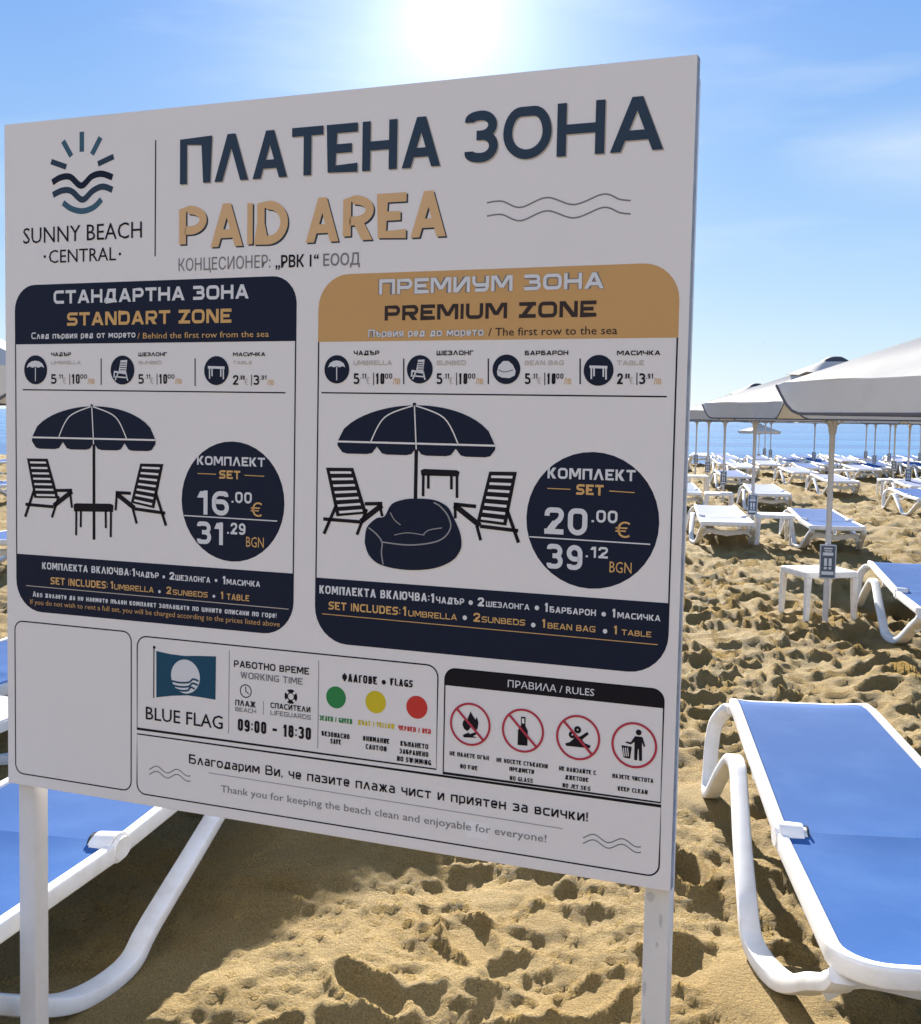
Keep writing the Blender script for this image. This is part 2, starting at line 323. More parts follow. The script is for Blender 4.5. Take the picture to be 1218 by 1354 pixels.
# ------------------------------------------------------------------ the information board
BW, BH, B0 = 1.42, 1.37508, Vector((-.956102, 2.440512, .656009)); YAW, LEAN = .382727, .0170154
A_ = Vector((math.cos(YAW), -math.sin(YAW), 0)); NB = Vector((math.sin(YAW), math.cos(YAW), 0))
UB = Vector((0,0,1))*math.cos(LEAN)+NB*math.sin(LEAN); NF = A_.cross(UB)      # NF points away from the viewer's side
def S(px, py):
    """measured point of the artwork -> metres across and up the board"""
    d = F_+X_*((px-609)/FPX)-U_*((py-677)/FPX); o = Vector((0,0,CAM_H)); nrm_ = A_.cross(UB)
    p = o+d*((B0-o).dot(nrm_)/d.dot(nrm_))-B0
    return p.dot(A_), p.dot(UB)
ZB = B0.z/math.cos(LEAN)
REG = {0:(0,0,1), 1:(0,60,2.5375), 2:(440,60,2.436), 3:(0,350,2.9707), 4:(0,590,2.9707), 5:(400,340,2.298), 6:(400,600,2.298), 7:(170,820,2.9), 8:(570,860,3.6909), 9:(0,820,2.536)}
def Q(r, x, y): ox, oy, s = REG[r]; return S(ox+x/s, oy+y/s)
TEXTS = []
def embolden(me, b):
    """push every outline outwards by b with mitred corners"""
    bm = bmesh.new(); bm.from_mesh(me); bmesh.ops.remove_doubles(bm, verts=bm.verts[:], dist=1e-5); mv = {}
    for v in bm.verts:
        acc = []
        for e in v.link_edges:
            if len(e.link_faces) != 1: continue
            f = e.link_faces[0]; l = [x for x in f.loops if x.edge == e][0]
            d = (l.link_loop_next.vert.co-l.vert.co); d.z = 0
            if d.length < 1e-7: continue
            d.normalize(); nn = Vector((d.y, -d.x, 0))
            if f.normal.z < 0: nn = -nn
            acc.append(nn)
        if len(acc) >= 2:
            m = acc[0]+acc[1]
            if m.length > .2: m.normalize(); mv[v] = m*b/max(.55, m.dot(acc[0]))
            else: mv[v] = acc[0]*b
    for v, d in mv.items(): v.co += d
    bm.to_mesh(me); bm.free()
r_ = 1
GLYPH = {  # stroke letters: width, strokes of (x, y[, rounded]) in a unit box, or ('d', x0, y0, x1, y1) for a diagonal cut level
 'A':(1.08,[('d',0,0,.5,1),('d',1,0,.5,1),[(.24,.25),(.76,.25)]]), 'B':(.95,[[(0,0),(0,1),(.92,1,r_),(.92,.52,r_),(.1,.52)],[(.1,.52),(1,.52,r_),(1,0,r_),(0,0)]]),
 'C':(.95,[[(1,1),(0,1,r_),(0,0,r_),(1,0)]]), 'D':(1,[[(0,.5),(0,1),(1,1,r_),(1,0,r_),(0,0),(0,.5)]]), 'E':(.88,[[(1,1),(0,1),(0,0),(1,0)],[(.1,.5),(.92,.5)]]), 'F':(.85,[[(1,1),(0,1),(0,0)],[(.1,.47),(.9,.47)]]),
 'G':(1,[[(1,1),(0,1,r_),(0,0,r_),(1,0),(1,.46),(.5,.46)]]), 'H':(1,[[(0,0),(0,1)],[(1,0),(1,1)],[(.05,.5),(.95,.5)]]), 'I':(.2,[[(.5,0),(.5,1)]]), 'K':(.95,[[(0,0),(0,1)],('d',.2,.4,.95,1),('d',.3,.55,1,0)]),
 'L':(.85,[[(0,1),(0,0),(1,0)]]), 'M':(1.25,[[(0,0),(0,1)],('d',.5,.22,.08,1),('d',.5,.22,.92,1),[(1,1),(1,0)]]), 'N':(1,[[(0,0),(0,1)],('d',1,0,0,1),[(1,0),(1,1)]]), 'O':(1.05,[[(.5,1),(0,1,r_),(0,0,r_),(1,0,r_),(1,1,r_),(.5,1)]]),
 'P':(.95,[[(0,0),(0,1),(1,1,r_),(1,.4,r_),(.1,.4)]]), 'R':(.98,[[(0,0),(0,1),(1,1,r_),(1,.42,r_),(.1,.42)],('d',.95,0,.45,.45)]), 'S':(.95,[[(1,1),(0,1,r_),(0,.5,r_),(1,.5,r_),(1,0,r_),(0,0)]]), 'T':(.95,[[(0,1),(1,1)],[(.5,.95),(.5,0)]]),
 'U':(1,[[(0,1),(0,0,r_),(1,0,r_),(1,1)]]), 'V':(1,[('d',.5,0,0,1),('d',.5,0,1,1)]), 'W':(1.4,[('d',.26,0,0,1),('d',.26,0,.5,1),('d',.74,0,.5,1),('d',.74,0,1,1)]), 'X':(1,[('d',0,0,1,1),('d',1,0,0,1)]), 'Y':(1,[('d',.5,.4,0,1),('d',.5,.4,1,1),[(.5,.45),(.5,0)]]), 'Z':(.95,[[(0,1),(1,1)],('d',.05,.05,.95,.95),[(0,0),(1,0)]]),
 'Б':(.95,[[(.95,1),(0,1),(0,0),(1,0,r_),(1,.55,r_),(.1,.55)]]), 'Г':(.8,[[(0,0),(0,1),(1,1)]]), 'Д':(1.15,[('d',.12,.06,.36,1),[(.3,1),(.85,1),(.85,.05)],[(0,-.16),(0,.02),(1,.02),(1,-.16)]]), 'Ж':(1.35,[[(.5,0),(.5,1)],('d',.42,.4,.03,1),('d',.4,.6,0,0),('d',.58,.4,.97,1),('d',.6,.6,1,0)]),
 'З':(.95,[[(0,1),(.95,1,r_),(.95,.52,r_),(.25,.52)],[(.25,.52),(1,.52,r_),(1,0,r_),(0,0)]]), 'И':(1,[[(0,1),(0,0)],('d',0,0,1,1),[(1,1),(1,0)]]), 'Λ':(1.08,[('d',0,0,.5,1),('d',1,0,.5,1)]), 'П':(1,[[(0,0),(0,1),(1,1),(1,0)]]), 'У':(1,[[(0,1),(0,.42,r_),(1,.42)],[(1,1),(1,0,r_),(.1,0)]]),
 'Й':(1,[[(0,1),(0,0)],('d',0,0,1,1),[(1,1),(1,0)],[(.3,1.3),(.7,1.3)]]), 'J':(.8,[[(1,1),(1,0,r_),(0,0),(0,.15)]]), 'Ч':(.95,[[(0,1),(0,.42,r_),(1,.42)],[(1,1),(1,0)]]), 'Ш':(1.3,[[(0,1),(0,0),(1,0),(1,1)],[(.5,1),(.5,0)]]), 'Ъ':(1.1,[[(0,1),(.25,1),(.25,0),(1,0,r_),(1,.55,r_),(.3,.55)]]), 'Ф':(1.2,[[(.5,0),(.5,1)],[(.5,.82),(0,.82,r_),(0,.2,r_),(1,.2,r_),(1,.82,r_),(.5,.82)]]), 'Ю':(1.4,[[(0,0),(0,1)],[(0,.5),(.35,.5)],[(.7,1),(.35,1,r_),(.35,0,r_),(1,0,r_),(1,1,r_),(.7,1)]]),
 '0':(.72,[[(.5,1),(0,1,r_),(0,0,r_),(1,0,r_),(1,1,r_),(.5,1)]]), '1':(.5,[('d',.0,.70,.6,.97),[(.85,1),(.85,0)]]), '2':(.72,[[(0,.72),(0,1,r_),(1,1,r_),(1,.6,r_),(.62,.42)],('d',.04,.1,.72,.5),[(0,0),(1,0)]]), '3':(.74,[[(0,.85),(0,1,r_),(.95,1,r_),(.95,.53,r_),(.3,.53)],[(.3,.53),(1,.53,r_),(1,0,r_),(0,0,r_),(0,.16)]]),
 '5':(.72,[[(.95,1),(.04,1),(.04,.56),(1,.6,r_),(1,0,r_),(0,0,r_),(0,.16)]]), '6':(.72,[[(.95,.84),(.95,1,r_),(0,1,r_),(0,0,r_),(1,0,r_),(1,.58,r_),(.1,.58)]]), '8':(.72,[[(.5,1),(.05,1,r_),(.05,.53,r_),(.95,.53,r_),(.95,1,r_),(.5,1)],[(.5,.53),(0,.53,r_),(0,0,r_),(1,0,r_),(1,.53,r_),(.5,.53)]]), '9':(.72,[[(.05,.16),(.05,0,r_),(1,0,r_),(1,1,r_),(0,1,r_),(0,.42,r_),(.9,.42)]]),
 '.':(.22,[[(.5,-.1),(.5,.1)]]), ':':(.22,[[(.5,.1),(.5,.28)],[(.5,.62),(.5,.8)]]), '-':(.6,[[(0,.45),(1,.45)]]), '/':(.6,[('d',0,0,1,1)]), ' ':(.42,[])}
LOWER = {'а':(.92,[[(.05,1),(1,1,r_),(1,0),(0,0,r_),(0,.56,r_),(.95,.56)]]), 'е':(.92,[[(.97,0),(0,0,r_),(0,1,r_),(1,1,r_),(1,.48),(.05,.48)]]), 'р':(.92,[[(0,-.42),(0,1),(1,1,r_),(1,0,r_),(.1,0)]]), 'я':(.92,[[(1,0),(1,1),(0,1,r_),(0,.44,r_),(.95,.44)],('d',.05,0,.5,.45)]),
 'ц':(1,[[(0,1),(0,0),(.9,0)],[(.9,1),(.9,0),(1,0),(1,-.25)]]), 'щ':(1.35,[[(0,1),(0,0),(.9,0)],[(.9,1),(.9,0),(1,0),(1,-.25)],[(.45,1),(.45,.05)]]), 'у':(.95,[('d',.5,.1,0,1),('d',.2,-.4,1,1)]), ',':(.22,[[(.5,.12),(.5,-.25)]]), '!':(.22,[[(.5,1.35),(.5,.4)],[(.5,.0),(.5,.2)]])}
for c_, l_ in zip('АВЕКМНОРСТХ', 'ABEKMHOPCTX'): GLYPH[c_] = GLYPH[l_]
GLYPH['Л'] = GLYPH['Λ']
for c_ in 'бвгджзийклмнопстчшъфю': LOWER[c_] = GLYPH[c_.upper()]
class Art:
    """flat print on the board: polygons collected per ink, one mesh"""
    def __init__(s, z=1): s.bm = bmesh.new(); s.inks = []; s.z = z
    def mi(s, ink):
        if ink not in s.inks: s.inks.append(ink)
        return s.inks.index(ink)
    def poly(s, uv, ink, z=0):
        vs = [s.bm.verts.new((u, -.0004*(s.z+z), ZB+v)) for u, v in uv]
        f = s.bm.faces.new(vs); f.material_index = s.mi(ink); f.normal_update()
        if f.normal.y > 0: f.normal_flip()
    def P(s, r, pts, ink, z=0): s.poly([Q(r, *p) for p in pts], ink, z)
    def rrect(s, u0, u1, v0, v1, rads, ink, z=0):
        """rads: bottom-left, bottom-right, top-right, top-left"""
        pts = []
        for (cx, cy, a0), r in zip(((u0, v0, 180), (u1, v0, 270), (u1, v1, 0), (u0, v1, 90)), rads):
            sx = 1 if cx == u0 else -1; sy = 1 if cy == v0 else -1
            if r == 0: pts.append((cx, cy)); continue
            for i in range(9):
                a = R(a0+90*i/8); pts.append((cx+sx*r+r*math.cos(a), cy+sy*r+r*math.sin(a)))
        s.poly(pts, ink, z); return pts
    def stroke(s, uv, w, ink, z=0, closed=False):
        P = [Vector(p) for p in uv]; n = len(P); Lp, Rp = [], []
        for i in range(n):
            a = P[(i-1) % n] if (closed or i) else P[i]; b = P[(i+1) % n] if (closed or i < n-1) else P[i]
            t = (b-a).normalized(); nn = Vector((-t.y, t.x))
            if (closed or 0 < i < n-1):
                t1 = (P[i]-a).normalized(); k = 1/max(.5, abs(Vector((-t1.y, t1.x)).dot(nn)))
            else: k = 1
            Lp.append(P[i]+nn*w/2*k); Rp.append(P[i]-nn*w/2*k)
        for i in range(n if closed else n-1):
            j = (i+1) % n; s.poly([Lp[i], Lp[j], Rp[j], Rp[i]], ink, z)
    def line(s, r, pts, px, ink, z=0, smooth=False):
        uv = [Q(r, *p) for p in pts]
        if smooth: uv = [(p.x, p.y) for p in smooth_path([Vector((a, b, 0)) for a, b in uv], 6)]
        s.stroke(uv, px/650., ink, z)
    def disc(s, r, cx, cy, ry, ink, z=0, ring=0):
        c = Q(r, cx, cy); rad = abs(Q(r, cx, cy-ry)[1]-Q(r, cx, cy+ry)[1])/2
        pts = [(c[0]+rad*math.cos(2*math.pi*i/40), c[1]+rad*math.sin(2*math.pi*i/40)) for i in range(40)]
        if ring: s.stroke(pts, ring/650., ink, z, True)
        else: s.poly(pts, ink, z)
        return c, rad
    def wave(s, r, x0, y0, x1, y1, amp, n, px, ink, ph=0):
        (u0, v0), (u1, v1) = Q(r, x0, y0), Q(r, x1, y1); v = (v0+v1)/2
        s.stroke([(u0+(u1-u0)*i/48, v-amp*math.sin(2*math.pi*n*i/48+ph)) for i in range(49)], px/650., ink)
    def text(s, r, body, x0, yb0, x1, yb1, yc0, ink, bold=0, z=1, dx=0, dy=0):
        (u0, va), (u1, vb) = Q(r, x0, yb0), Q(r, x1, yb1); cap = Q(r, x0, yc0)[1]-va
        cu = bpy.data.curves.new('t', 'FONT'); cu.body = body; cu.size = 1; cu.resolution_u = 2
        o = bpy.data.objects.new('t', cu); COL.objects.link(o)
        TEXTS.append((s, o, u0+dx, u1+dx, (va+vb)/2+dy, cap, ink, z, bold))
    def tech(s, r, body, x0, yb0, x1, yb1, yc0, ink, w=.17, z=1, rad=.24, sp=.15, dx=0, dy=0, uv=None):
        """squarish stroke lettering; w = stroke width / cap height"""
        if uv: u0, u1, vb, cap = uv
        else:
            (u0, va), (u1, vb) = Q(r, x0, yb0), Q(r, x1, yb1); cap = Q(r, x0, yc0)[1]-va; vb = (va+vb)/2
        W = min(.3, w*1.16)*cap; gs = [(GLYPH[c]+(1,)) if c in GLYPH else ((LOWER[c][0]*.76, LOWER[c][1], .74)) for c in body]; gap = sp*cap
        tot = sum(g[0] for g in gs); k = ((u1-u0)-gap*(len(gs)-1))/(tot*cap)
        if k < .35: gap *= .5; k = ((u1-u0)-gap*(len(gs)-1))/(tot*cap)
        u = u0+dx; vb = vb+dy
        cap_ = cap
        for gw, strokes, sc_ in gs:
            cap = cap_*sc_
            gwm = gw*cap_*k; ww = min(W, gwm*.9)
            for i, st in enumerate(strokes):
                if st[0] == 'd':
                    _, xa, ya, xb, yb_ = st; dx_ = (xb-xa)*gwm; dy_ = (yb_-ya)*cap; hx = min(ww*math.hypot(dx_, dy_)/abs(dy_), gwm*.62)
                    X0, X1 = u+hx/2+xa*(gwm-hx), u+hx/2+xb*(gwm-hx); Y0, Y1 = vb+ya*cap, vb+yb_*cap
                    s.poly([(X0-hx/2, Y0), (X0+hx/2, Y0), (X1+hx/2, Y1), (X1-hx/2, Y1)], ink, z+i*.03); continue
                P_ = [(Vector((u+ww/2+p[0]*max(0, gwm-ww), vb+W/2+p[1]*(cap-W))), len(p) > 2) for p in st]; pts = []
                for j, (p, rd) in enumerate(P_):
                    if rd and 0 < j < len(P_)-1:
                        a, b = P_[j-1][0]-p, P_[j+1][0]-p
                        qa = min(rad*cap, a.length*(.5 if P_[j-1][1] else .68)); qb = min(rad*cap, b.length*(.5 if P_[j+1][1] else .68))
                        if rad < .4: qa = qb = min(qa, qb)
                        A1, B1 = a.normalized()*qa, b.normalized()*qb
                        for t in range(9): th = R(90*t/8); pts.append(p+A1*(1-math.sin(th))+B1*(1-math.cos(th)))
                    else: pts.append(p)
                cl = [pts[0]]
                for p in pts[1:]:
                    if (p-cl[-1]).length > 1e-6: cl.append(p)
                closed = (cl[0]-cl[-1]).length < 1e-6
                if closed: cl.pop()
                elif rad < .4 or len(cl) < 5:                                    # square the free ends off at the edges of the letter box
                    for e_, q_, p0 in ((0, 1, st[0]), (-1, -2, st[-1])):
                        d_ = cl[e_]-cl[q_]
                        if (abs(d_.x) < 1e-6 and p0[1] in (0, 1)) or (abs(d_.y) < 1e-6 and p0[0] in (0, 1)): cl[e_] = cl[e_]+d_.normalized()*(ww/2)
                s.stroke([(p.x, p.y) for p in cl], ww, ink, z+i*.03, closed)
            u += gwm+gap
    def place(s, me, u0, u1, vb, cap, ink, z, bold):
        if bold: embolden(me, bold)
        n = len(me.vertices); co = np.empty(n*3); me.vertices.foreach_get('co', co); co = co.reshape(-1, 3)
        x0, x1 = co[:, 0].min(), co[:, 0].max(); sx = (u1-u0)/(x1-x0); sy = cap/.727
        vs = [s.bm.verts.new((u0+(x-x0)*sx, -.0004*(s.z+z), ZB+vb+y*sy)) for x, y, _ in co]
        mi = s.mi(ink)
        for p in me.polygons:
            try: f = s.bm.faces.new([vs[i] for i in p.vertices])
            except ValueError: continue
            f.material_index = mi; f.normal_update()
            if f.normal.y > 0: f.normal_flip()
    def build(s, name, parent): return obj(name, s.bm, [INK[k] for k in s.inks], parent, smooth=False)

def build_board():
    root = empty('information_board'); base = B0-UB*ZB
    root.location = base
    root.rotation_euler = Matrix((( A_.x, NB.x*math.cos(LEAN)-0, UB.x), (A_.y, NB.y*math.cos(LEAN), UB.y), (0, -math.sin(LEAN), UB.z))).to_euler()
    tag(root, 'large white beach price board reading PAID AREA, standing on two white posts', 'sign')
    bm = bmesh.new(); box(bm, 0, BW, 0, .024, ZB, ZB+BH, .0015)
    for f in bm.faces: f.material_index = 0 if abs(f.normal.y) > .5 else 1
    obj('panel', bm, [M_PANEL, M_EDGE], root, smooth=False)
    for x in (.004, BW-.050):
        bm = bmesh.new(); box(bm, x, x+.044, .026, .068, -.35, ZB+BH-.02, .004)
        p = obj('post', bm, M_POST, root)
        if x > 1:
            bm = bmesh.new(); rr = random.Random(4)
            for (xx, zz, w, h) in ((.001, ZB-.015, .020, .022), (.026, ZB-.05, .008, .03), (.003, ZB-.17, .006, .035), (.004, ZB-.235, .007, .05), (.022, ZB-.10, .006, .012), (.036, ZB-.30, .007, .05), (.006, ZB-.32, .012, .03)):
                n = 9; vs = []
                for k in range(n):
                    a = -2*math.pi*k/n; q = rr.uniform(.6, 1); vs.append(bm.verts.new((x+min(.0425, max(.0015, xx+w/2+w/2*q*math.cos(a))), .0254, zz-h/2+h/2*q*math.sin(a))))
                f = bm.faces.new(vs); f.normal_update()
                if f.normal.y > 0: f.normal_flip()
            obj('paint_scuff', bm, M_SCUFF, p, smooth=False)
    # --- logo
    a = Art()
    for q, ink in (((275,290,275,357),'tealmid'), ((212,321,240,372),'tealmid'), ((338,309,309,366),'tealmid'), ((172,390,223,408),'title'), ((382,373,329,398),'title')):
        a.line(1, [q[:2], q[2:]], 7.2, ink)
    a.line(1, [(176,460),(205,443),(237,442),(273,471),(308,440),(342,431),(378,443)], 8.2, 'navy', 0, True)
    a.line(1, [(178,502),(210,487),(240,489),(277,518),(312,488),(345,474),(378,485)], 8.0, 'title', 0, True)
    a.line(1, [(212,528),(240,548),(278,556),(315,543),(341,517)], 7.6, 'tealmid', 0, True)
    a.text(1, 'SUNNY BEACH', 79,663, 477,648, 608, 'black'); a.text(1, 'CENTRAL', 165,730, 390,722, 684, 'black')
    a.disc(1, 151,709,5,'black'); a.disc(1, 403,700,5,'black')
    a.line(1, [(523,318),(521,708)], 1.8, 'black'); logo = a
    # --- title
    a = Art()
    def title(a, t, x0, y0, x1, y1, c, ink, sh, dd, wt):
        for ink_, z_, d_ in ((sh, 0, dd), (ink, 2, 0)): a.tech(0, t, x0,y0,x1,y1,c, ink_, wt, z_, .55, .11, d_, -d_)
    title(a, 'ПΛАТЕНА', 238.4,244, 582.4,219.3, 183, 'title', 'pale', .0022, .158)
    title(a, '3ОНА', 614.5,215.5, 877.2,198.3, 147.5, 'title', 'pale', .0022, .158)
    b_ = Art(); title(b_, 'PAID', 237.2,328.8, 381,322.5, 272.8, 'tan', 'title', .0028, .172)
    title(b_, 'AREA', 404.7,321, 589.8,312.5, 262.5, 'tan', 'title', .0028, .172)
    ttl = a; a = Art(); c_ = a; a.text(1, 'КОНЦЕСИОНЕР:', 600,755, 908,748, 713, 'grey'); a.text(1, '„РВК 1“', 925,746, 1070,740, 706, 'black', .022); a.text(1, 'ЕООД', 1085,740, 1208,735, 700, 'grey', .012)
    w = [(497,507),(545,502),(605,522),(690,490),(778,513),(872,479),(925,496),(960,500)]
    a = Art(); w_ = a; a.line(2, w, 1.7, 'grey', 0, True); a.line(2, [(x, y+43) for x, y in w], 1.7, 'grey', 0, True)
    # --- the two price panels
    def sunbed_pic(a, r, back, n, segs):
        a.P(r, back, 'black', 1)
        (x0,y0),(x1,y1),(x2,y2),(x3,y3) = back
        for k in range(n):
            t0 = (k+.55)/(n+.3); t1 = t0+.36/(n+.3); m = .12
            q = lambda s_, t: (x0+(x1-x0)*s_+((x3+(x2-x3)*s_)-(x0+(x1-x0)*s_))*t, y0+(y1-y0)*s_+((y3+(y2-y3)*s_)-(y0+(y1-y0)*s_))*t)
            a.P(r, [q(m, t0), q(1-m, t0), q(1-m, t1), q(m, t1)], 'panelwhite', 2)
        for s_ in segs: a.line(r, s_[:2], s_[2], 'black', 1)
    def umbrella_pic(a, r, L_, T_, R_, drop, poleb, r2, ribs):
        (lx, ly), (tx, ty), (rx, ry) = L_, T_, R_
        dome = [(lx, ly)]
        for k in range(1, 24):
            t = k/24; x = lx+(rx-lx)*t; yb = ly+(ry-ly)*t; e = math.sqrt(max(0, 1-(abs(2*t-1))**2.0)); dome.append((x, yb-(yb-ty)*e**1.12))
        dome.append((rx, ry))
        low = []
        for k in range(4):
            for i in range(9):
                t = (k+i/8)/4; x = lx+(rx-lx)*t; yb = ly+(ry-ly)*t; low.append((x, yb+drop*(.35+.65*min(1, 2.2*math.sin(math.pi*i/8)))))
        a.P(r, dome+low[::-1], 'navy', 1)
        a.line(r, [(lx, ly), (rx, ry)], 2.2, 'panelwhite', 2); a.line(r, [(tx, ty), ((lx+rx)/2, (ly+ry)/2+drop*.5)], 1.5, 'panelwhite', 2)
        for rb in ribs: a.line(r, [(tx, ty), ((tx*.45+rb[0]*.55)-(.12*(tx-rb[0])), ty+(rb[1]-ty)*.32), rb], 1.5, 'panelwhite', 2, True)
        a.disc(r, tx, ty-2, 6, 'navy', 2)
        (u, v0) = Q(r, (lx+rx)/2, (ly+ry)/2); v1 = Q(r2, *poleb)[1]; a.stroke([(u, v0), (u, v1)], 4.6/650, 'black', 0)
    INK['panelwhite'] = M_PANEL
    def icon(a, kind, r, cx, cy, ry):
        a.disc(r, cx, cy, ry, 'navy', 1); k = ry/57.
        def pp(pts, ink='white', z=2): a.P(r, [(cx+x*k*.82, cy+y*k) for x, y in pts], ink, z)
        def ll(pts, w, z=2): a.line(r, [(cx+x*k*.82, cy+y*k) for x, y in pts], w, 'white', z)
        if kind == 'umbrella':
            pp([(-42,-8),(-34,-24),(-18,-33),(0,-36),(18,-33),(34,-24),(42,-8),(28,-13),(14,-8),(0,-13),(-14,-8),(-28,-13)]); ll([(0,-10),(0,44)], 1.3)
        elif kind == 'sunbed':
            pp([(-8,-38),(24,-40),(18,10),(-18,8)]); ll([(-40,6),(22,14)], 2.4); ll([(-18,8),(-34,40)], 1.8); ll([(18,12),(26,42)], 1.8); ll([(-38,8),(-40,30)], 1.8); ll([(-34,26),(24,30)], 1.6)
            for i in range(4): ll([(-14,-28+9*i),(20,-28+9*i)], .8, 3) if False else a.line(r, [(cx+x*k*.82, cy+(-28+9*i)*k) for x in (-10,19)], 1.0, 'navy', 3)
        elif kind == 'table':
            pp([(-40,-18),(40,-16),(40,-6),(-40,-8)])
            for x, b in ((-32,32),(-20,22),(22,24),(34,34)): ll([(x,-8),(x,b)], 1.8)
        else:
            pp([(-44,10),(-36,-14),(-14,-32),(10,-32),(30,-18),(44,6),(40,24),(14,34),(-20,32),(-40,24)]); a.line(r, [(cx-30*k, cy+2*k), (cx-6*k, cy+10*k), (cx+26*k, cy+2*k)], 1.1, 'grey', 3, True)
    def badge(a, r, cx, cy, ry): a.disc(r, cx, cy, ry, 'navy', -.5)
    def price_row(a, r, x, k, yb, yc, p):
        """5 .11 EUR | 10 .00 lv"""
        D = lambda t, xa, xb, y0, y1: a.tech(r, t, xa, y0, xb, y0, y1, 'black', .155, 1, .36, .2)
        D(p[0], x, x+21*k, yb, yc); D(p[1], x+25*k, x+46*k, yb-20*k, yc+1*k)
        a.text(r, '€', x+46*k, yb, x+58*k, yb, yc+14*k, 'pale'); a.line(r, [(x+73*k, yc-2), (x+73*k, yb+3)], 1.0, 'black', 1)
        w = 31 if len(p[2]) > 1 else 22
        D(p[2], x+81*k, x+(81+w)*k, yb, yc); D(p[3], x+(84+w)*k, x+(110+w)*k, yb-20*k, yc+1*k)
        a.text(r, 'лв', x+(112+w)*k, yb, x+(139+w)*k, yb, yc+12*k, 'tan', .01)
    def panel(u0, u1, vt, vh, vf, vb, rt, rb, head):
        a = Art()
        a.rrect(u0, u1, vh, vt, (0, 0, rt, rt), head); a.rrect(u0, u1, vb, vf, (rb, rb, 0, 0), 'navy')
        w = 1.8/650
        for u in (u0+w/2, u1-w/2): a.stroke([(u, vh), (u, vf)], w, 'navy')
        return a
    u0, u1 = S(20.9,600)[0], S(390.5,600)[0]
    a = panel(u0, u1, S(150,372.9)[1], (S(21,454.7)[1]+S(390,451.7)[1])/2, (S(21.9,732)[1]+S(387,758.3)[1])/2, S(200,823.2)[1], .052, .066, 'navy')
    T, K = a.text, a.tech
    K(3,'СТАНДАРТНА ЗОНА',212,150,978,137,98,'white', 0.194); K(3,'STANDART ZONE',265,238,910,230,186,'amber', 0.194)
    K(3,'След първия ред от морето',125,290,533,288,265,'white',.15); T(3,'/ Behind the first row from the sea',541,288,1057,286,264,'amber')
    for kind, cx, cy, x, nm, nx, en, ex, p in (('umbrella',141,413,202,'ЧАДЪР',280,'UMBRELLA',318,('5','.11','10','00')), ('sunbed',482,414,545,'ШЕЗΛОНГ',657,'SUNBED',637,('5','.11','10','00')), ('table',851,416,916,'МАСИЧКА',1043,'TABLE',992,('2','.00','3','.91'))):
        icon(a, kind, 3, cx, cy, 57); K(3,nm,x,359,nx,360,344,'black',.2); K(3,en,x,390,ex,392,377,'pale',.17); price_row(a, 3, x, 1, 468 if x < 900 else 472, 430 if x < 900 else 434, p)
    a.line(3, [(398,368),(398,472)], 1.6,'black'); a.line(3, [(767,368),(767,477)], 1.6,'black'); a.line(3, [(90,491),(1122,503)], 1.6,'black')
    K(4,'КОМПΛЕКТ',775,73,1042,81,38,'white', 0.183); K(4,'SET',862,128,945,129,95,'amber', 0.194); K(4,'16',775,268,900,272,174,'white', .168, 1, .36, .16); K(4,'.00',910,222,990,226,178,'white', .168, 1, .36, .16); T(4,'€',985,275,1030,277,220,'amber')
    K(4,'31',775,383,880,388,295,'white', .168, 1, .36, .16); K(4,'.29',893,345,965,348,300,'white', .168, 1, .36, .16); T(4,'BGN',968,395,1037,399,353,'amber')
    for q in (((778,107),(850,110)), ((962,114),(1040,118))): a.line(4, q, 1.0,'amber',2)
    a.line(4, [(725,272),(1090,294)], 1.4,'white',2)
    K(4,'КОМПΛЕКТА ВКΛЮЧВА:',167,482,515,509,455,'white', 0.176); K(4,'1',520,511,532,511,480,'white', 0.194, 1, .36, .16); K(4,'ЧАДЪР',536,512,625,519,490,'white', 0.172); K(4,'2',667,524,686,525,494,'white', 0.194, 1, .36, .16); K(4,'ШЕЗΛОНГА',690,527,827,536,505,'white', 0.172); K(4,'1',875,542,887,542,510,'white', 0.194, 1, .36, .16); K(4,'МАСИЧКА',891,543,1023,553,521,'white', 0.172)
    for q in ((645,513),(850,527),(628,571),(842,589)): a.disc(4, *q, 6,'white',2)
    K(4,'SET INCLUDES:',200,542,425,560,514,'amber', 0.168); K(4,'1',435,560,446,560,530,'amber', 0.172, 1, .36, .16); K(4,'UMBRELLA',450,563,605,575,541,'amber', 0.150); K(4,'2',655,580,674,581,551,'amber', 0.172, 1, .36, .16); K(4,'SUNBEDS',680,583,817,595,562,'amber', 0.150); K(4,'1',868,600,878,600,571,'amber', 0.172, 1, .36, .16); K(4,'TABLE',892,602,980,610,578,'amber', 0.150)
    a.line(4, [(103,547),(1135,640)], 1.0,'pale',1)
    K(4,'Ако желаете да не наемете пълен комплект заплащате по цените описани по горе!',130,590,1087,676,568,'white',.15); T(4,'If you do not wish to rent a full set, you will be charged according to the prices listed above',120,617,1100,712,597,'gold')
    std = a
    std_u = Art(1); umbrella_pic(std_u, 3, (127,678), (362,556), (612,689), 44, (365,367), 4, ((230,683),(500,686)))
    std_t = Art(1); std_t.P(4, [(290,229),(300,224),(436,226),(447,232),(445,258),(292,256)],'black',1)
    for q in (((301,250),(300,350)), ((319,250),(318,318)), ((416,252),(417,322)), ((437,252),(436,357))): std_t.line(4, q, 3.4,'black',1)
    std_l = Art(1); sunbed_pic(std_l, 4, ((107,48),(188,49),(232,205),(136,203)), 7, (((136,170),(100,277),4.2), ((101,228),(212,238),4.2), ((205,280),(232,196),3.8), ((212,234),(284,178),6.5), ((222,174),(284,173),4.2), ((276,180),(284,242),3.6)))
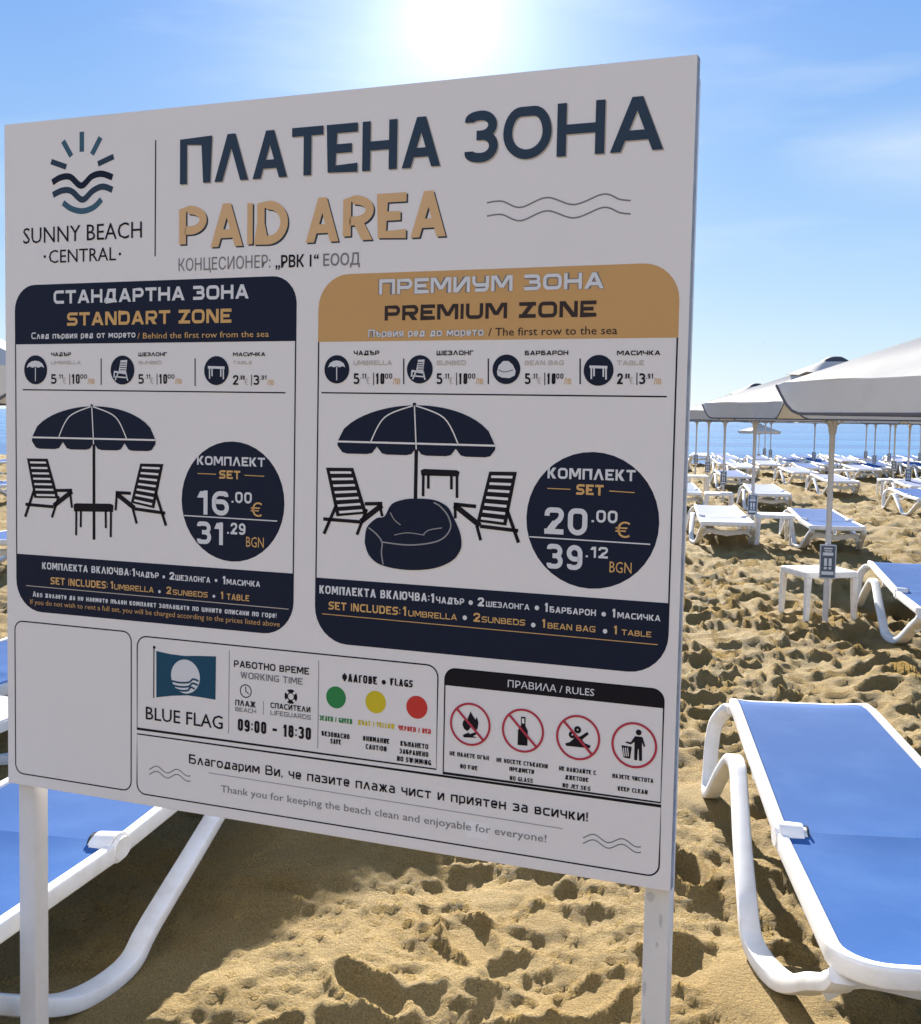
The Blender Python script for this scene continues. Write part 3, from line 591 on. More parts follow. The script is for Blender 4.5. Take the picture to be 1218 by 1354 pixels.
    std_r = Art(1); sunbed_pic(std_r, 4, ((552,68),(643,70),(607,244),(515,222)), 7, (((612,180),(653,312),4.2), ((530,246),(650,263),4.2), ((523,246),(538,304),3.8), ((458,186),(530,244),6.5), ((455,182),(515,185),4.2), ((460,188),(455,252),3.6)))
    std_b = Art(1); badge(std_b, 4, 912, 218, 236)
    # premium
    u0, u1 = S(419.0,600)[0], S(892.0,600)[0]
    a = panel(u0, u1, (S(480,361)[1]+S(840,349.5)[1])/2, (S(419.6,451)[1]+S(896,447.5)[1])/2, (S(416.5,762.3)[1]+S(884.3,798.9)[1])/2, S(640,869.8)[1], .062, .068, 'gold')
    T, K = a.text, a.tech
    K(5,'ПРЕМИУМ ЗОНА',231,113,918,98,65,'grey', 0.264, 1); K(5,'ПРЕМИУМ ЗОНА',234,112,916,97,66,'white', 0.190, 2)
    K(5,'PREMIUM ZONE',250,192,893,182,146,'brown', 0.207); K(5,'Първия ред до морето',200,243,552,241,218,'grey',.26,1); K(5,'Първия ред до морето',201,242,551,240,219,'white',.15,2); T(5,'/ The first row to the sea',565,239,957,234,214,'brown',.006)
    for kind, cx, cy, ry, x, nm, nx, en, ex, p in (('umbrella',105,341,43,156,'ЧАДЪР',234,'UMBRELLA',272,('5','.11','10','00')), ('sunbed',357,341,43,408,'ШЕЗΛОНГ',520,'SUNBED',497,('5','.11','10','00')), ('bean',620,341,45,676,'БАРБАРОН',808,'BEAN BAG',795,('5','.11','10','00')), ('table',900,344,47,956,'МАСИЧКА',1088,'TABLE',1038,('2','.00','3','.91'))):
        icon(a, kind, 5, cx, cy, ry); K(5,nm,x,298,nx,298,284,'black',.2); K(5,en,x,328,ex,328,314,'pale',.17); price_row(a, 5, x, .83, 386, 353, p)
    for x in (308,565,844): a.line(5, [(x,308),(x,386)], 1.6,'black')
    a.line(5, [(58,412),(1107,424)], 1.6,'black')
    K(6,'КОМПΛЕКТ',745,75,1012,83,42,'white', 0.183); K(6,'SET',832,125,915,126,93,'amber', 0.194); K(6,'20',735,243,865,249,162,'white', .168, 1, .36, .16); K(6,'.00',878,208,957,212,170,'white', .168, 1, .36, .16); T(6,'€',950,253,995,256,205,'amber')
    K(6,'39',742,348,850,354,273,'white', .168, 1, .36, .16); K(6,'.12',860,315,928,318,281,'white', .168, 1, .36, .16); T(6,'BGN',933,360,1000,364,325,'amber')
    for q in (((745,105),(815,108)), ((933,113),(1010,118))): a.line(6, q, 1.0,'amber',2)
    a.line(6, [(690,252),(1057,275)], 1.4,'white',2)
    K(6,'КОМПΛЕКТА ВКΛЮЧВА:',52,424,386,450,399,'white', 0.176); K(6,'1',390,452,401,453,424,'white', 0.194, 1, .36, .16); K(6,'ЧАДЪР',406,454,492,459,434,'white', 0.172); K(6,'2',533,463,552,464,436,'white', 0.194, 1, .36, .16); K(6,'ШЕЗΛОНГА',558,465,690,474,448,'white', 0.172); K(6,'1',736,480,746,480,453,'white', 0.194, 1, .36, .16); K(6,'БАРБАРОН',752,483,892,492,464,'white', 0.172); K(6,'1',941,497,951,497,471,'white', 0.194, 1, .36, .16); K(6,'МАСИЧКА',957,499,1088,509,481,'white', 0.172)
    for q in ((512,452),(713,468),(916,487),(494,498),(702,520),(920,539)): a.disc(6, *q, 7,'white',2)
    K(6,'SET INCLUDES:',80,473,298,490,449,'amber', 0.168); K(6,'1',305,492,316,492,464,'amber', 0.172, 1, .36, .16); K(6,'UMBRELLA',322,494,470,505,476,'amber', 0.150); K(6,'2',520,510,540,511,483,'amber', 0.172, 1, .36, .16); K(6,'SUNBEDS',545,512,677,522,494,'amber', 0.150); K(6,'1',728,528,738,528,502,'amber', 0.172, 1, .36, .16); K(6,'BEAN BAG',745,531,890,542,513,'amber', 0.150); K(6,'1',946,548,956,548,522,'amber', 0.172, 1, .36, .16); K(6,'TABLE',970,550,1060,558,533,'amber', 0.150)
    a.line(6, [(60,486),(1080,580)], 1.0,'gold',1)
    prm = a
    prm_u = Art(1); umbrella_pic(prm_u, 5, (107,560), (341,450), (586,573), 36, (341,140), 6, ((207,563),(475,570)))
    prm_t = Art(1); prm_t.P(6, [(360,50),(370,46),(470,50),(478,55),(475,69),(362,66)],'black',1)
    for q in (((368,60),(367,129)), ((383,62),(383,106)), ((453,64),(453,108)), ((470,64),(470,134))): prm_t.line(6, q, 3.4,'black',1)
    prm_l = Art(1); sunbed_pic(prm_l, 6, ((72,42),(155,43),(197,182),(104,190)), 7, (((106,150),(66,243),4.2), ((64,198),(176,207),4.2), ((166,246),(196,168),3.8), ((178,206),(242,156),6.5), ((190,152),(243,151),4.2), ((236,158),(243,190),3.6)))
    prm_r = Art(1); sunbed_pic(prm_r, 6, ((568,54),(652,55),(620,218),(530,206)), 7, (((620,165),(657,270),4.2), ((540,220),(656,234),4.2), ((530,218),(542,263),3.8), ((462,156),(540,218),6.5), ((460,153),(528,160),4.2), ((464,160),(465,196),3.6)))
    prm_s = Art(1)
    ol = [(190,270),(196,225),(225,196),(250,190),(270,155),(300,141),(340,136),(400,140),(440,160),(458,190),(478,235),(484,268),(479,295),(455,325),(400,348),(320,353),(240,338),(203,308)]
    sp = smooth_path([(x, y, 0) for x, y in ol+[ol[0]]], 4)[:-1]; prm_s.P(6, [(p.x, p.y) for p in sp],'navy',2)
    for q, w in (([(202,224),(228,246),(243,270),(241,300),(246,336)],1.6), ([(243,268),(330,277),(415,264),(450,228),(444,190),(420,160),(400,148)],1.6), ([(268,178),(280,200),(299,216)],1.2), ([(366,248),(385,232),(425,225)],1.2), ([(280,247),(320,240),(372,247)],1.0)): prm_s.line(6, q, w,'midgrey',3,True)
    prm_b = Art(1); badge(prm_b, 6, 878, 203, 208)
    # --- boxes at the bottom
    def frame(a, u0, u1, v0, v1, rads, ink='black', px=1.7):
        t = Art(); pts = []
        for (cx, cy, a0), r in zip(((u0, v0, 180), (u1, v0, 270), (u1, v1, 0), (u0, v1, 90)), rads):
            sx = 1 if cx == u0 else -1; sy = 1 if cy == v0 else -1
            if r == 0: pts.append((cx, cy)); continue
            for i in range(7):
                g = R(a0+90*i/6); pts.append((cx+sx*r+r*math.cos(g), cy+sy*r+r*math.sin(g)))
        t.bm.free(); a.stroke(pts, px/650, ink, 0, True)
    blank = Art(); frame(blank, S(20.5,930)[0], S(173.7,930)[0], (S(27,1022.5)[1]+S(165,1044.6)[1])/2, (S(27,821.5)[1]+S(165,834.5)[1])/2, (.02,)*4)
    a = Art(); frame(a, S(181.6,900)[0], S(578.2,950)[0], (S(181.8,962)[1]+S(577,1018.6)[1])/2, (S(190,840)[1]+S(570,881)[1])/2, (0,0,.022,.022))
    T, K = a.text, a.tech
    T(7,'BLUE FLAG',67,387,362,410,336,'black',.006); a.line(7, [(387,115),(384,435)], 1.1,'midgrey'); a.line(7, [(730,155),(726,490)], 1.1,'midgrey')
    K(7,'РАБОТНО ВРЕМЕ',405,180,693,208,154,'black', 0.168); K(7,'WORKING TIME',430,222,668,248,197,'grey', 0.150)
    a.disc(7,450,272,24,'black',0,1.3); a.line(7,[(450,254),(450,273),(462,283)],1.3,'black'); a.disc(7,623,293,20,'black',0,5)
    for k in range(4):
        c, rad = Q(7,623,293), .011; an = R(45+90*k); a.stroke([(c[0]+rad*.72*math.cos(an), c[1]+rad*.72*math.sin(an)), (c[0]+rad*1.3*math.cos(an), c[1]+rad*1.3*math.sin(an))], .005, 'panelwhite', 2)
    K(7,'ПΛАЖ',410,328,488,333,306,'black', 0.172); K(7,'BEACH',410,350,490,356,334,'grey', 0.150); a.line(7,[(518,310),(517,362)],1,'midgrey')
    K(7,'СПАСИТЕΛИ',545,337,698,353,316,'black', 0.168); K(7,'LIFEGUARDS',545,364,700,381,346,'grey', 0.150)
    K(7,'09:00 - 18:30',420,425,700,458,379,'black', 0.181)
    K(7,'ФΛАГОВЕ',820,235,953,246,204,'black', 0.194); a.disc(7,979,238,9,'black'); K(7,'FLAGS',1005,250,1090,258,222,'black', 0.194)
    a.disc(7,796,296,42,'green'); a.disc(7,948,314,43,'yellow'); a.disc(7,1106,334,44,'red')
    for t, x0, y0, x1, y1, ink in (('ЗЕΛЕН / GREEN',733,386,858,396,'green'), ('ЖЪΛТ / YELLOW',880,403,1020,415,'yellow'), ('ЧЕРВЕН / RED',1035,423,1160,435,'red'), ('БЕЗОПАСНО',742,445,848,455,'black'), ('SAFE',775,473,815,477,'black'), ('ВНИМАНИЕ',900,463,1000,473,'black'), ('CAUTION',910,494,990,503,'black'), ('КЪПАНЕТО',1043,482,1150,494,'black'), ('ЗАБРАНЕНО',1040,512,1150,524,'black'), ('NO SWIMMING',1030,540,1160,556,'black')):
        K(7,t,x0,y0,x1,y1,y0-19,ink,.2)
    info = a
    flag = Art(1)
    top = [(107,118),(160,130),(215,137),(270,137),(336,139)]; bot = [(334,305),(280,296),(225,288),(165,290),(107,296)]
    flag.P(7, top+bot, 'teal'); flag.line(7, [(98,102),(97,298)], 1.6,'black'); flag.disc(7,99,104,6,'black'); flag.disc(7,219,216,65,'white',1)
    for k, dy in enumerate((14,30,45)):
        m = 54-5*k*k+2*k; flag.line(7, [(219-m,216+dy+2),(219-m*.4,218+dy+7),(219+m*.25,216+dy+8),(219+m*.55,212+dy),(219+m*.95,219+dy)], 2.4,'teal',2,True)
    # rules
    a = Art(); u0, u1, v1 = S(587.6,950)[0], S(876,990)[0], (S(597,884)[1]+S(868,911)[1])/2; v0 = (S(586.5,1021.8)[1]+S(874,1061.6)[1])/2; vh = (S(589,905.5)[1]+S(876,936.7)[1])/2
    frame(a, u0, u1, v0, v1, (0,0,.02,.02)); a.rrect(u0, u1, vh, v1, (0,0,.02,.02),'black')
    T, K = a.text, a.tech; T(8,'ПРАВИΛА / RULES',375,178,797,223,143,'white',.006)
    for t, x0, y0, x1, y1 in (('НЕ ПАЛЕТЕ ОГЪН',92,513,283,535), ('NO FIRE',143,575,227,585), ('НЕ НОСЕТЕ СТЪКЛЕНИ',320,546,570,574), ('ПРЕДМЕТИ',383,589,503,602), ('NO GLASS',385,633,497,646), ('НЕ ВЛИЗАЙТЕ С',625,586,805,607), ('ДЖЕТОВЕ',655,629,768,642), ('NO JET SKIS',642,669,778,684), ('ПАЗЕТЕ ЧИСТОТА',885,622,1085,646), ('KEEP CLEAN',912,686,1057,700)): K(8,t,x0,y0,x1,y1,y0-21,'black',.19)
    rules = a; picts = []
    for k, (cx, cy, ry) in enumerate(((192,360,100), (449,391,102), (718,425,105), (992,462,107))):
        g = Art(1); g.disc(8, cx, cy, ry, 'ring', 2, 2.6)
        if k < 3: g.line(8, [(cx-66,cy-78),(cx+66,cy+80)], 2.8,'ring',3)
        pp = lambda pts: g.P(8, [(cx+x, cy+y) for x, y in pts],'black',1)
        if k == 0:
            pp([(2,-62),(14,-40),(26,-22),(33,-36),(40,-6),(36,20),(26,32),(16,22),(8,2),(-2,22),(-14,34),(-30,22),(-38,2),(-34,-16),(-24,-26),(-16,-16),(-10,-34)])
            pp([(-36,52),(-8,40),(-4,48),(30,38),(36,46),(14,58),(34,66),(-32,64)])
        elif k == 1:
            pp([(-9,-68),(13,-66),(12,-24),(24,2),(22,74),(-26,70),(-24,-2),(-9,-26)]); g.P(8, [(cx-4,cy-60),(cx+7,cy-59),(cx+7,cy-34),(cx-4,cy-36)],'panelwhite',2)
        elif k == 2:
            pp([(-62,28),(-40,22),(-24,8),(-8,-8),(8,-4),(46,-28),(52,-16),(20,10),(30,26),(62,40),(56,52),(-58,40)])
            g.disc(8, cx-2, cy-38, 11,'black',1,3); g.disc(8, cx-28, cy-14, 11,'black',1,3)
        else:
            g.disc(8, cx+22, cy-62, 14,'black',1); pp([(4,-44),(40,-40),(54,4),(48,10),(38,-14),(38,76),(24,76),(22,18),(18,18),(14,74),(0,72),(2,-16),(-16,-4),(-42,-12),(-40,-18),(-16,-14)])
            pp([(-62,0),(-12,8),(-20,66),(-52,60)])
            for x in (-48,-38,-28): g.line(8, [(cx+x-4,cy+12),(cx+x,cy+54)], 1.0,'panelwhite',2)
        picts.append(g)
    # thanks
    a = Art(); frame(a, S(181.4,1007)[0], S(872.8,1110)[0], (S(188,1047.2)[1]+S(866,1161.6)[1])/2, (S(181.8,967.6)[1]+S(874,1069)[1])/2, (.02,.02,0,0))
    (ub, vb) = S(250.3,1008); T, K = a.text, a.tech
    (u1_, v1_) = S(777.3,1088.4); ox, oy, s_ = REG[8]
    a.tech(0,'Благодарим Ви, че пазите плажа чист и приятен за всички!',250.3,1007.5,777.3,1088.6,995,'black',.135)
    a.stroke([S(276,1021.7), S(744,1095.7)], 1.0/650,'midgrey'); a.text(0,'Thank you for keeping the beach clean and enjoyable for everyone!',292.4,1045.9,722.5,1114.8,1036.3,'grey')
    for r, q in ((7,(80,569,238,586)), (7,(80,588,238,606)), (8,(742,912,1025,940)), (8,(742,939,1025,967))): a.wave(r, *q, .0052, 2, 1.3,'grey', 2.4)
    q0, q1 = S(617,1085), S(646,1111); a.rrect(q0[0], q1[0], q1[1], q0[1], (.004,)*4, 'tape', -.4)
    thanks = a
    # texts -> meshes
    bpy.context.view_layer.update(); dg = bpy.context.evaluated_depsgraph_get()
    for s, o, *rest in TEXTS:
        me = bpy.data.meshes.new_from_object(o.evaluated_get(dg)); s.place(me, *rest); bpy.data.meshes.remove(me)
    for s, o, *rest in TEXTS:
        c = o.data; bpy.data.objects.remove(o); bpy.data.curves.remove(c)
    logo.build('logo', root); ttl.build('title_lettering', root); b_.build('subtitle_lettering', root); c_.build('company_lettering', root); w_.build('wave_lines', root)
    p = std.build('price_panel', root); p['label'] = 'navy headed standard zone price panel'
    std_u.build('umbrella_picture', p); std_t.build('table_picture', p); std_l.build('sunbed_picture', p); std_r.build('sunbed_picture', p); std_b.build('price_disc', p)
    p = prm.build('price_panel', root); p['label'] = 'gold headed premium zone price panel'
    prm_u.build('umbrella_picture', p); prm_t.build('table_picture', p); prm_l.build('sunbed_picture', p); prm_r.build('sunbed_picture', p); prm_s.build('bean_bag_picture', p); prm_b.build('price_disc', p)
    blank.build('blank_box', root); p = info.build('opening_hours_box', root); flag.build('flag_picture', p)
    p = rules.build('rules_box', root)
    for g, nm in zip(picts, ('no_fire_symbol', 'no_glass_symbol', 'no_jet_ski_symbol', 'keep_clean_symbol')): g.build(nm, p)
    thanks.build('thanks_box', root)

# ------------------------------------------------------------------ sun loungers
LL, LW, LH = 2.30, .62, .30           # length, width over the rails, rail height
def make_lounger(sling_mat):
    root = empty('sun_lounger'); hy = .83; hx = LW/2-.02; sec = rsec(.032, .050, .009, 3)
    def corner(cx, cy, r, a0, a1, z, n=7): return [(cx+r*math.cos(R(a0+(a1-a0)*i/n)), cy+r*math.sin(R(a0+(a1-a0)*i/n)), z) for i in range(n+1)]
    bm = bmesh.new()
    path = [(-hx, hy-.02, LH), (-hx, .5, LH), (-hx, .2, LH)]+corner(-hx+.11, .13, .11, 180, 270, LH)+corner(hx-.11, .13, .11, 270, 360, LH)+[(hx, .2, LH), (hx, .5, LH), (hx, hy-.02, LH)]
    sweep(bm, path, sec); fixn(bm); obj('seat_frame', bm, M_PLASTIC, root)
    def bz(y): t = max(0, (y-hy)/(LL-hy)); return LH+.055*t-.05*max(0, (t-.86)/.14)**2
    bx = hx-.006; wtop = bx-.035
    left = [(-bx+(bx-wtop)*max(0, (y-hy)/(LL-hy)), y, bz(y)) for y in (hy+.02, 1.1, 1.5, 1.9, 2.08, LL-.11)]
    cn = [(x, y, bz(y)) for x, y, _ in corner(-wtop+.10, LL-.11, .10, 180, 90, 0)]
    path = left+cn+[(-x, y, z) for x, y, z in reversed(cn)]+[(-x, y, z) for x, y, z in reversed(left)]
    bm = bmesh.new(); sweep(bm, path, sec); fixn(bm); obj('backrest_frame', bm, M_PLASTIC, root)
    def sling(name, y0, y1, sag, half0, half1, zf, end):
        bm = bmesh.new(); nx, ny = 10, 18; vs = []
        for j in range(ny+1):
            t = j/ny; y = y0+(y1-y0)*t; h = half0+(half1-half0)*t; d = abs(y-end); rr = .09
            if d < rr: h -= rr-math.sqrt(max(0, rr*rr-(rr-d)**2))
            vs.append([bm.verts.new((-h+2*h*i/nx, y, zf(y)+.017-sag*(1-(2*i/nx-1)**2)*(1-(2*t-1)**4))) for i in range(nx+1)])
        for j in range(ny):
            for i in range(nx): bm.faces.new((vs[j][i], vs[j][i+1], vs[j+1][i+1], vs[j+1][i]))
        r = bmesh.ops.extrude_face_region(bm, geom=bm.faces[:]); 
        for v in [g for g in r['geom'] if isinstance(g, bmesh.types.BMVert)]: v.co.z -= .006
        fixn(bm); return obj(name, bm, sling_mat, root)
    sling('seat_sling', .037, hy, .012, hx-.018, hx-.018, lambda y: LH, .037)
    sling('backrest_sling', hy+.0004, LL-.03, .012, bx-.018, wtop-.018, bz, LL-.03)
    for s in (-1, 1):                                   # one winding leg per side: M-shaped ribbon
        o1, o2 = s*(hx+.0), s*(hx+.045)
        o3 = o2+s*.034
        pts = [(o1-s*.012, .075, LH-.03), (o1-s*.006, .10, LH-.058), (o1, .16, .212), (o1+s*.004, .25, .168), (o1+s*.010, .34, .118), (o1+s*.020, .44, .066), (o1+s*.036, .54, .028), (o1+s*.060, .64, .020), (o3, .75, .036), (o3, .85, .088),
               (o2+s*.014, 1.14, .172), (o2-s*.014, 1.46, .256), (o2-s*.020, 1.55, .278), (o2-s*.020, 1.63, .280), (o2-s*.016, 1.71, .256), (o2, 1.84, .16), (o2+s*.010, 1.97, .06), (o2+s*.012, 2.06, .022), (o2+s*.01, 2.13, .022),
               (o2+s*.0, 2.19, .08), (o2-s*.012, 2.245, .18), (o2-s*.03, 2.27, .25), (s*(wtop+.015), 2.26, .305), (s*(wtop+.0), 2.20, bz(2.20)-.02)]
        bm = bmesh.new(); pth = smooth_path(pts, 4); n = len(pth)
        sc = [1.0+.28*math.exp(-((p.y-.38)/.24)**2)*(1 if i < n*.5 else 0) for i, p in enumerate(pth)]
        sweep(bm, pth, rsec(.056, .036, .008, 2), side=(1, 0, 0), scale=sc); fixn(bm); obj('leg', bm, M_PLASTIC, root)
        bm = bmesh.new(); r = bmesh.ops.create_cone(bm, cap_ends=True, segments=24, radius1=.040, radius2=.034, depth=.088, matrix=Matrix.Translation((s*(hx-.026), hy, LH+.006)) @ Matrix.Rotation(R(-90*s), 4, 'Y'))
        for v in bm.verts: v.co.y = hy+(v.co.y-hy)*1.35
        bmesh.ops.bevel(bm, geom=[e for e in bm.edges if abs(e.verts[0].co.x-e.verts[1].co.x) < 1e-5], offset=.011, segments=3, affect='EDGES')
        k = obj('hinge', bm, M_PLASTIC, root)
        bm = bmesh.new(); bmesh.ops.create_cone(bm, cap_ends=True, segments=16, radius1=.031, radius2=.027, depth=.006, matrix=Matrix.Translation((s*(hx-.0725), hy, LH+.008)) @ Matrix.Rotation(R(-90*s), 4, 'Y'))
        obj('hinge_pin', bm, M_KNOB, k)
    bm = bmesh.new()                                    # bowed brace between the near legs
    sweep(bm, smooth_path([(-hx, .235, .16), (-hx+.09, .235, .20), (0, .235, .175), (hx-.09, .235, .20), (hx, .235, .16)], 5), rsec(.03, .06, .01, 2), side=(0, 1, 0)); fixn(bm); obj('brace', bm, M_PLASTIC, root)
    bm = bmesh.new(); sweep(bm, [(-hx+.02, 1.50, .270), (hx-.02, 1.50, .270)], rsec(.04, .03, .008, 2), side=(0, 1, 0)); fixn(bm); obj('crossbar', bm, M_PLASTIC, root)
    return root

# ------------------------------------------------------------------ low tables
TH = .36
def make_table():
    root = empty('side_table'); bm = bmesh.new(); h = .215
    pts = [Vector((x, y, 0)) for x, y in rsec(2*h, 2*h, .035, 4)]
    vs = [bm.verts.new((p.x, p.y, TH)) for p in pts]; f = bm.faces.new(vs)
    r = bmesh.ops.extrude_face_region(bm, geom=[f])
    for v in [g for g in r['geom'] if isinstance(g, bmesh.types.BMVert)]: v.co.z -= .042
    fixn(bm); bmesh.ops.bevel(bm, geom=[e for e in bm.edges if all(abs(v.co.z-TH) < 1e-5 for v in e.verts)], offset=.007, segments=2, affect='EDGES')
    obj('tabletop', bm, M_PLASTIC, root)
    for sx in (-1, 1):
        for sy in (-1, 1):
            bm = bmesh.new(); sweep(bm, [(sx*(h-.028), sy*(h-.028), TH-.045), (sx*(h-.020), sy*(h-.020), .0), (sx*(h-.018), sy*(h-.018), -.09)], rsec(.048, .048, .012, 2), side=(1, 0, 0), scale=[1, .78, .74]); fixn(bm); obj('leg', bm, M_PLASTIC, root)
    return root

# ------------------------------------------------------------------ parasols
UR, EDGE_Z, TOP_Z, VAL = .97, 1.60, 1.90, .115
def make_umbrella(tagged=True):
    root = empty('beach_umbrella'); cs = [(UR*math.cos(R(a)), UR*math.sin(R(a))) for a in (0, 90, 180, 270)]
    bm = bmesh.new(); sweep(bm, [(0,0,-.25), (0,0,1.2), (0,0,TOP_Z-.04)], csec(.021, 12), side=(1,0,0)); fixn(bm); obj('pole', bm, M_POLE, root)
    bm = bmesh.new(); sweep(bm, [(0,0,EDGE_Z-.22), (0,0,EDGE_Z-.16), (0,0,EDGE_Z-.10)], csec(.034, 12), side=(1,0,0), scale=[.75,1,1.05]); fixn(bm); obj('runner', bm, M_POLE, root)
    bm = bmesh.new(); n = 12; r0 = .17
    for k in range(4):                                   # four cloth panels, sagging a little between the ribs
        a, b = cs[k], cs[(k+1) % 4]; grid = []
        for j in range(n+1):
            t = r0/UR+(1-r0/UR)*j/n; row = []
            for i in range(n+1):
                s = i/n; x = (a[0]*(1-s)+b[0]*s)*t; y = (a[1]*(1-s)+b[1]*s)*t; inw = 1-.045*math.sin(math.pi*s)*t*t
                z = TOP_Z-(TOP_Z-EDGE_Z)*(t**1.06)-.022*math.sin(math.pi*s)*math.sin(math.pi*min(1, t))-.0*t
                row.append(bm.verts.new((x*inw, y*inw, z+.006*math.sin(9*s+5*t+k)*t*math.sin(math.pi*s))))
            grid.append(row)
        for j in range(n):
            for i in range(n): bm.faces.new((grid[j][i], grid[j+1][i], grid[j+1][i+1], grid[j][i+1]))
    bmesh.ops.remove_doubles(bm, verts=bm.verts[:], dist=.0005); fixn(bm)
    r = bmesh.ops.solidify(bm, geom=bm.faces[:], thickness=.002); fixn(bm); can = obj('canopy', bm, M_CANVAS, root)
    for k in range(4):
        a, b = Vector((*cs[k], 0)), Vector((*cs[(k+1) % 4], 0)); mid = (a+b)/2; outw = mid.normalized(); bm = bmesh.new(); rows = []; low = []; m = 40
        for i in range(m+1):
            s = i/m; p = a*(1-s)+b*s; inw = 1-.045*math.sin(math.pi*s); p = p*inw; e = min(s, 1-s)*m/40*1.39
            dep = VAL*(1-(1-min(1, e/.16))**2.2); dep = max(dep, .012); wob = .008*math.sin(7*s+k*2)+.004*math.sin(19*s+k)
            zt = EDGE_Z-.0005; ring = []
            for q in (0, .3, .65, 1): ring.append(bm.verts.new(p+outw*(.002+.022*q+wob*q)+Vector((0, 0, zt-dep*q))))
            rows.append(ring); low.append(ring[-1].co.copy())
        for i in range(m):
            for q in range(3): bm.faces.new((rows[i][q], rows[i][q+1], rows[i+1][q+1], rows[i+1][q]))
        fixn(bm); bmesh.ops.solidify(bm, geom=bm.faces[:], thickness=.002); fixn(bm); v = obj('valance', bm, M_CANVAS, can)
        bm = bmesh.new(); sweep(bm, low, rsec(.006, .010, .002, 1)); fixn(bm); obj('trim', bm, M_TRIM, can)
        bm = bmesh.new(); sweep(bm, [(0, 0, TOP_Z-.03), (cs[k][0]*.985, cs[k][1]*.985, EDGE_Z-.014)], rsec(.018, .014, .003, 1)); fixn(bm); obj('rib', bm, M_POLE, root)
        bm = bmesh.new(); sweep(bm, [(0, 0, EDGE_Z-.17), (cs[k][0]*.5, cs[k][1]*.5, (TOP_Z+EDGE_Z)/2-.02)], rsec(.014, .012, .003, 1)); fixn(bm); obj('strut', bm, M_POLE, root)
    bm = bmesh.new(); v0 = []; v1 = []; v2 = []            # raised wind vent under a dark cap
    for k in range(16):
        an = 2*math.pi*k/16; q = .36 if k % 4 == 0 else (.25 if k % 4 in (1, 3) else .22)
        v0.append(bm.verts.new((q*math.cos(an), q*math.sin(an), TOP_Z-(TOP_Z-EDGE_Z)*q/UR*(1.0 if k % 4 == 0 else 1.38)+.018+.008*math.sin(k*2.1)))); v1.append(bm.verts.new((.10*math.cos(an), .10*math.sin(an), TOP_Z-.004)))
        v2.append(bm.verts.new((.085*math.cos(an), .085*math.sin(an), TOP_Z+.012)))
    v3 = [bm.verts.new((.045*math.cos(2*math.pi*k/16), .045*math.sin(2*math.pi*k/16), TOP_Z+.034)) for k in range(16)]
    for k in range(16):
        j = (k+1) % 16; bm.faces.new((v0[k], v0[j], v1[j], v1[k]))
        for A_1, B_1 in ((v1, v2), (v2, v3)): f = bm.faces.new((A_1[k], A_1[j], B_1[j], B_1[k])); f.material_index = 1
    f = bm.faces.new(v3); f.material_index = 1
    fixn(bm); bmesh.ops.solidify(bm, geom=bm.faces[:], thickness=.002); fixn(bm); obj('vent', bm, [M_CANVAS, M_DARKGREY], can)
    if tagged:
        bm = bmesh.new(); box(bm, -.058, .058, -.036, -.024, .335, .585, .006); t = obj('price_tag', bm, M_TAGF, root); t.rotation_euler = (0, 0, -R(55.6)-.22)
        bm = bmesh.new(); box(bm, -.049, .049, -.0375, -.0362, .345, .575, 0); obj('tag_face', bm, M_TAG, t, smooth=False)
        bm = bmesh.new()
        for x0, x1, z0, z1 in ((-.030,.030,.552,.562), (-.026,.026,.536,.543), (-.036,.036,.505,.528), (-.026,-.006,.43,.485), (.006,.026,.43,.485), (-.026,-.006,.405,.422), (.006,.026,.405,.422), (-.042,.042,.365,.390)):
            box(bm, x0, x1, -.0383, -.0379, z0, z1)
        obj('tag_print', bm, M_TAGP, t, smooth=False)
    return root

# ------------------------------------------------------------------ placing
AX = R(-7.85)                                            # the rows run slightly to the right of straight ahead
def along(x, y, rz, s, lat): c, q = math.cos(rz), math.sin(rz); return x-q*s+c*lat, y+c*s+q*lat
proto_l = make_lounger(M_SLING); proto_p = make_lounger(M_SLING2); proto_t = make_table(); proto_u = make_umbrella()
used = set()
def inst(proto, x, y, rz, label, cat, group, z=None, sc=1):
    o = proto if proto.name not in used else copy_tree(proto)
    used.add(proto.name) if o is proto else None
    o.location = (x, y, float(base_z(y)) if z is None else z); o.rotation_euler = (0, 0, rz); o.scale = (sc, sc, sc)
    tag(o, label, cat, group); return o
GL, GT, GU = 'white framed sun loungers set out on the beach', 'white plastic side tables on the beach', 'cream beach umbrellas in rows'
def lounger(x, y, rz, label, blue=True, tilt=0, dz=0):
    """x, y: centre of the near end"""
    z = float(base_z(y+1))
    o = inst(proto_l if blue else proto_p, x, y, rz, label, 'sun lounger', GL, z+dz)
    for s, lat in ((.55, -.36), (.55, .36), (2.09, -.335), (1.97, .335)):
        px, py = along(x, y, rz, s, lat)
        if y < 20: lower(px, py, .13, .16, z+dz+.004)
    return o
def table(x, y, rz, label):
    z = float(base_z(y)); inst(proto_t, x, y, rz, label, 'table', GT, z)
    for sx in (-1, 1):
        for sy in (-1, 1):
            if y < 20: px, py = along(x, y, rz, sy*.2, sx*.2); lower(px, py, .07, .07, z+.0)
def umbrella(x, y, rz, label, tagrot=0, dz=0): inst(proto_u, x, y, rz, label, 'umbrella', GU, float(base_z(y))+dz)

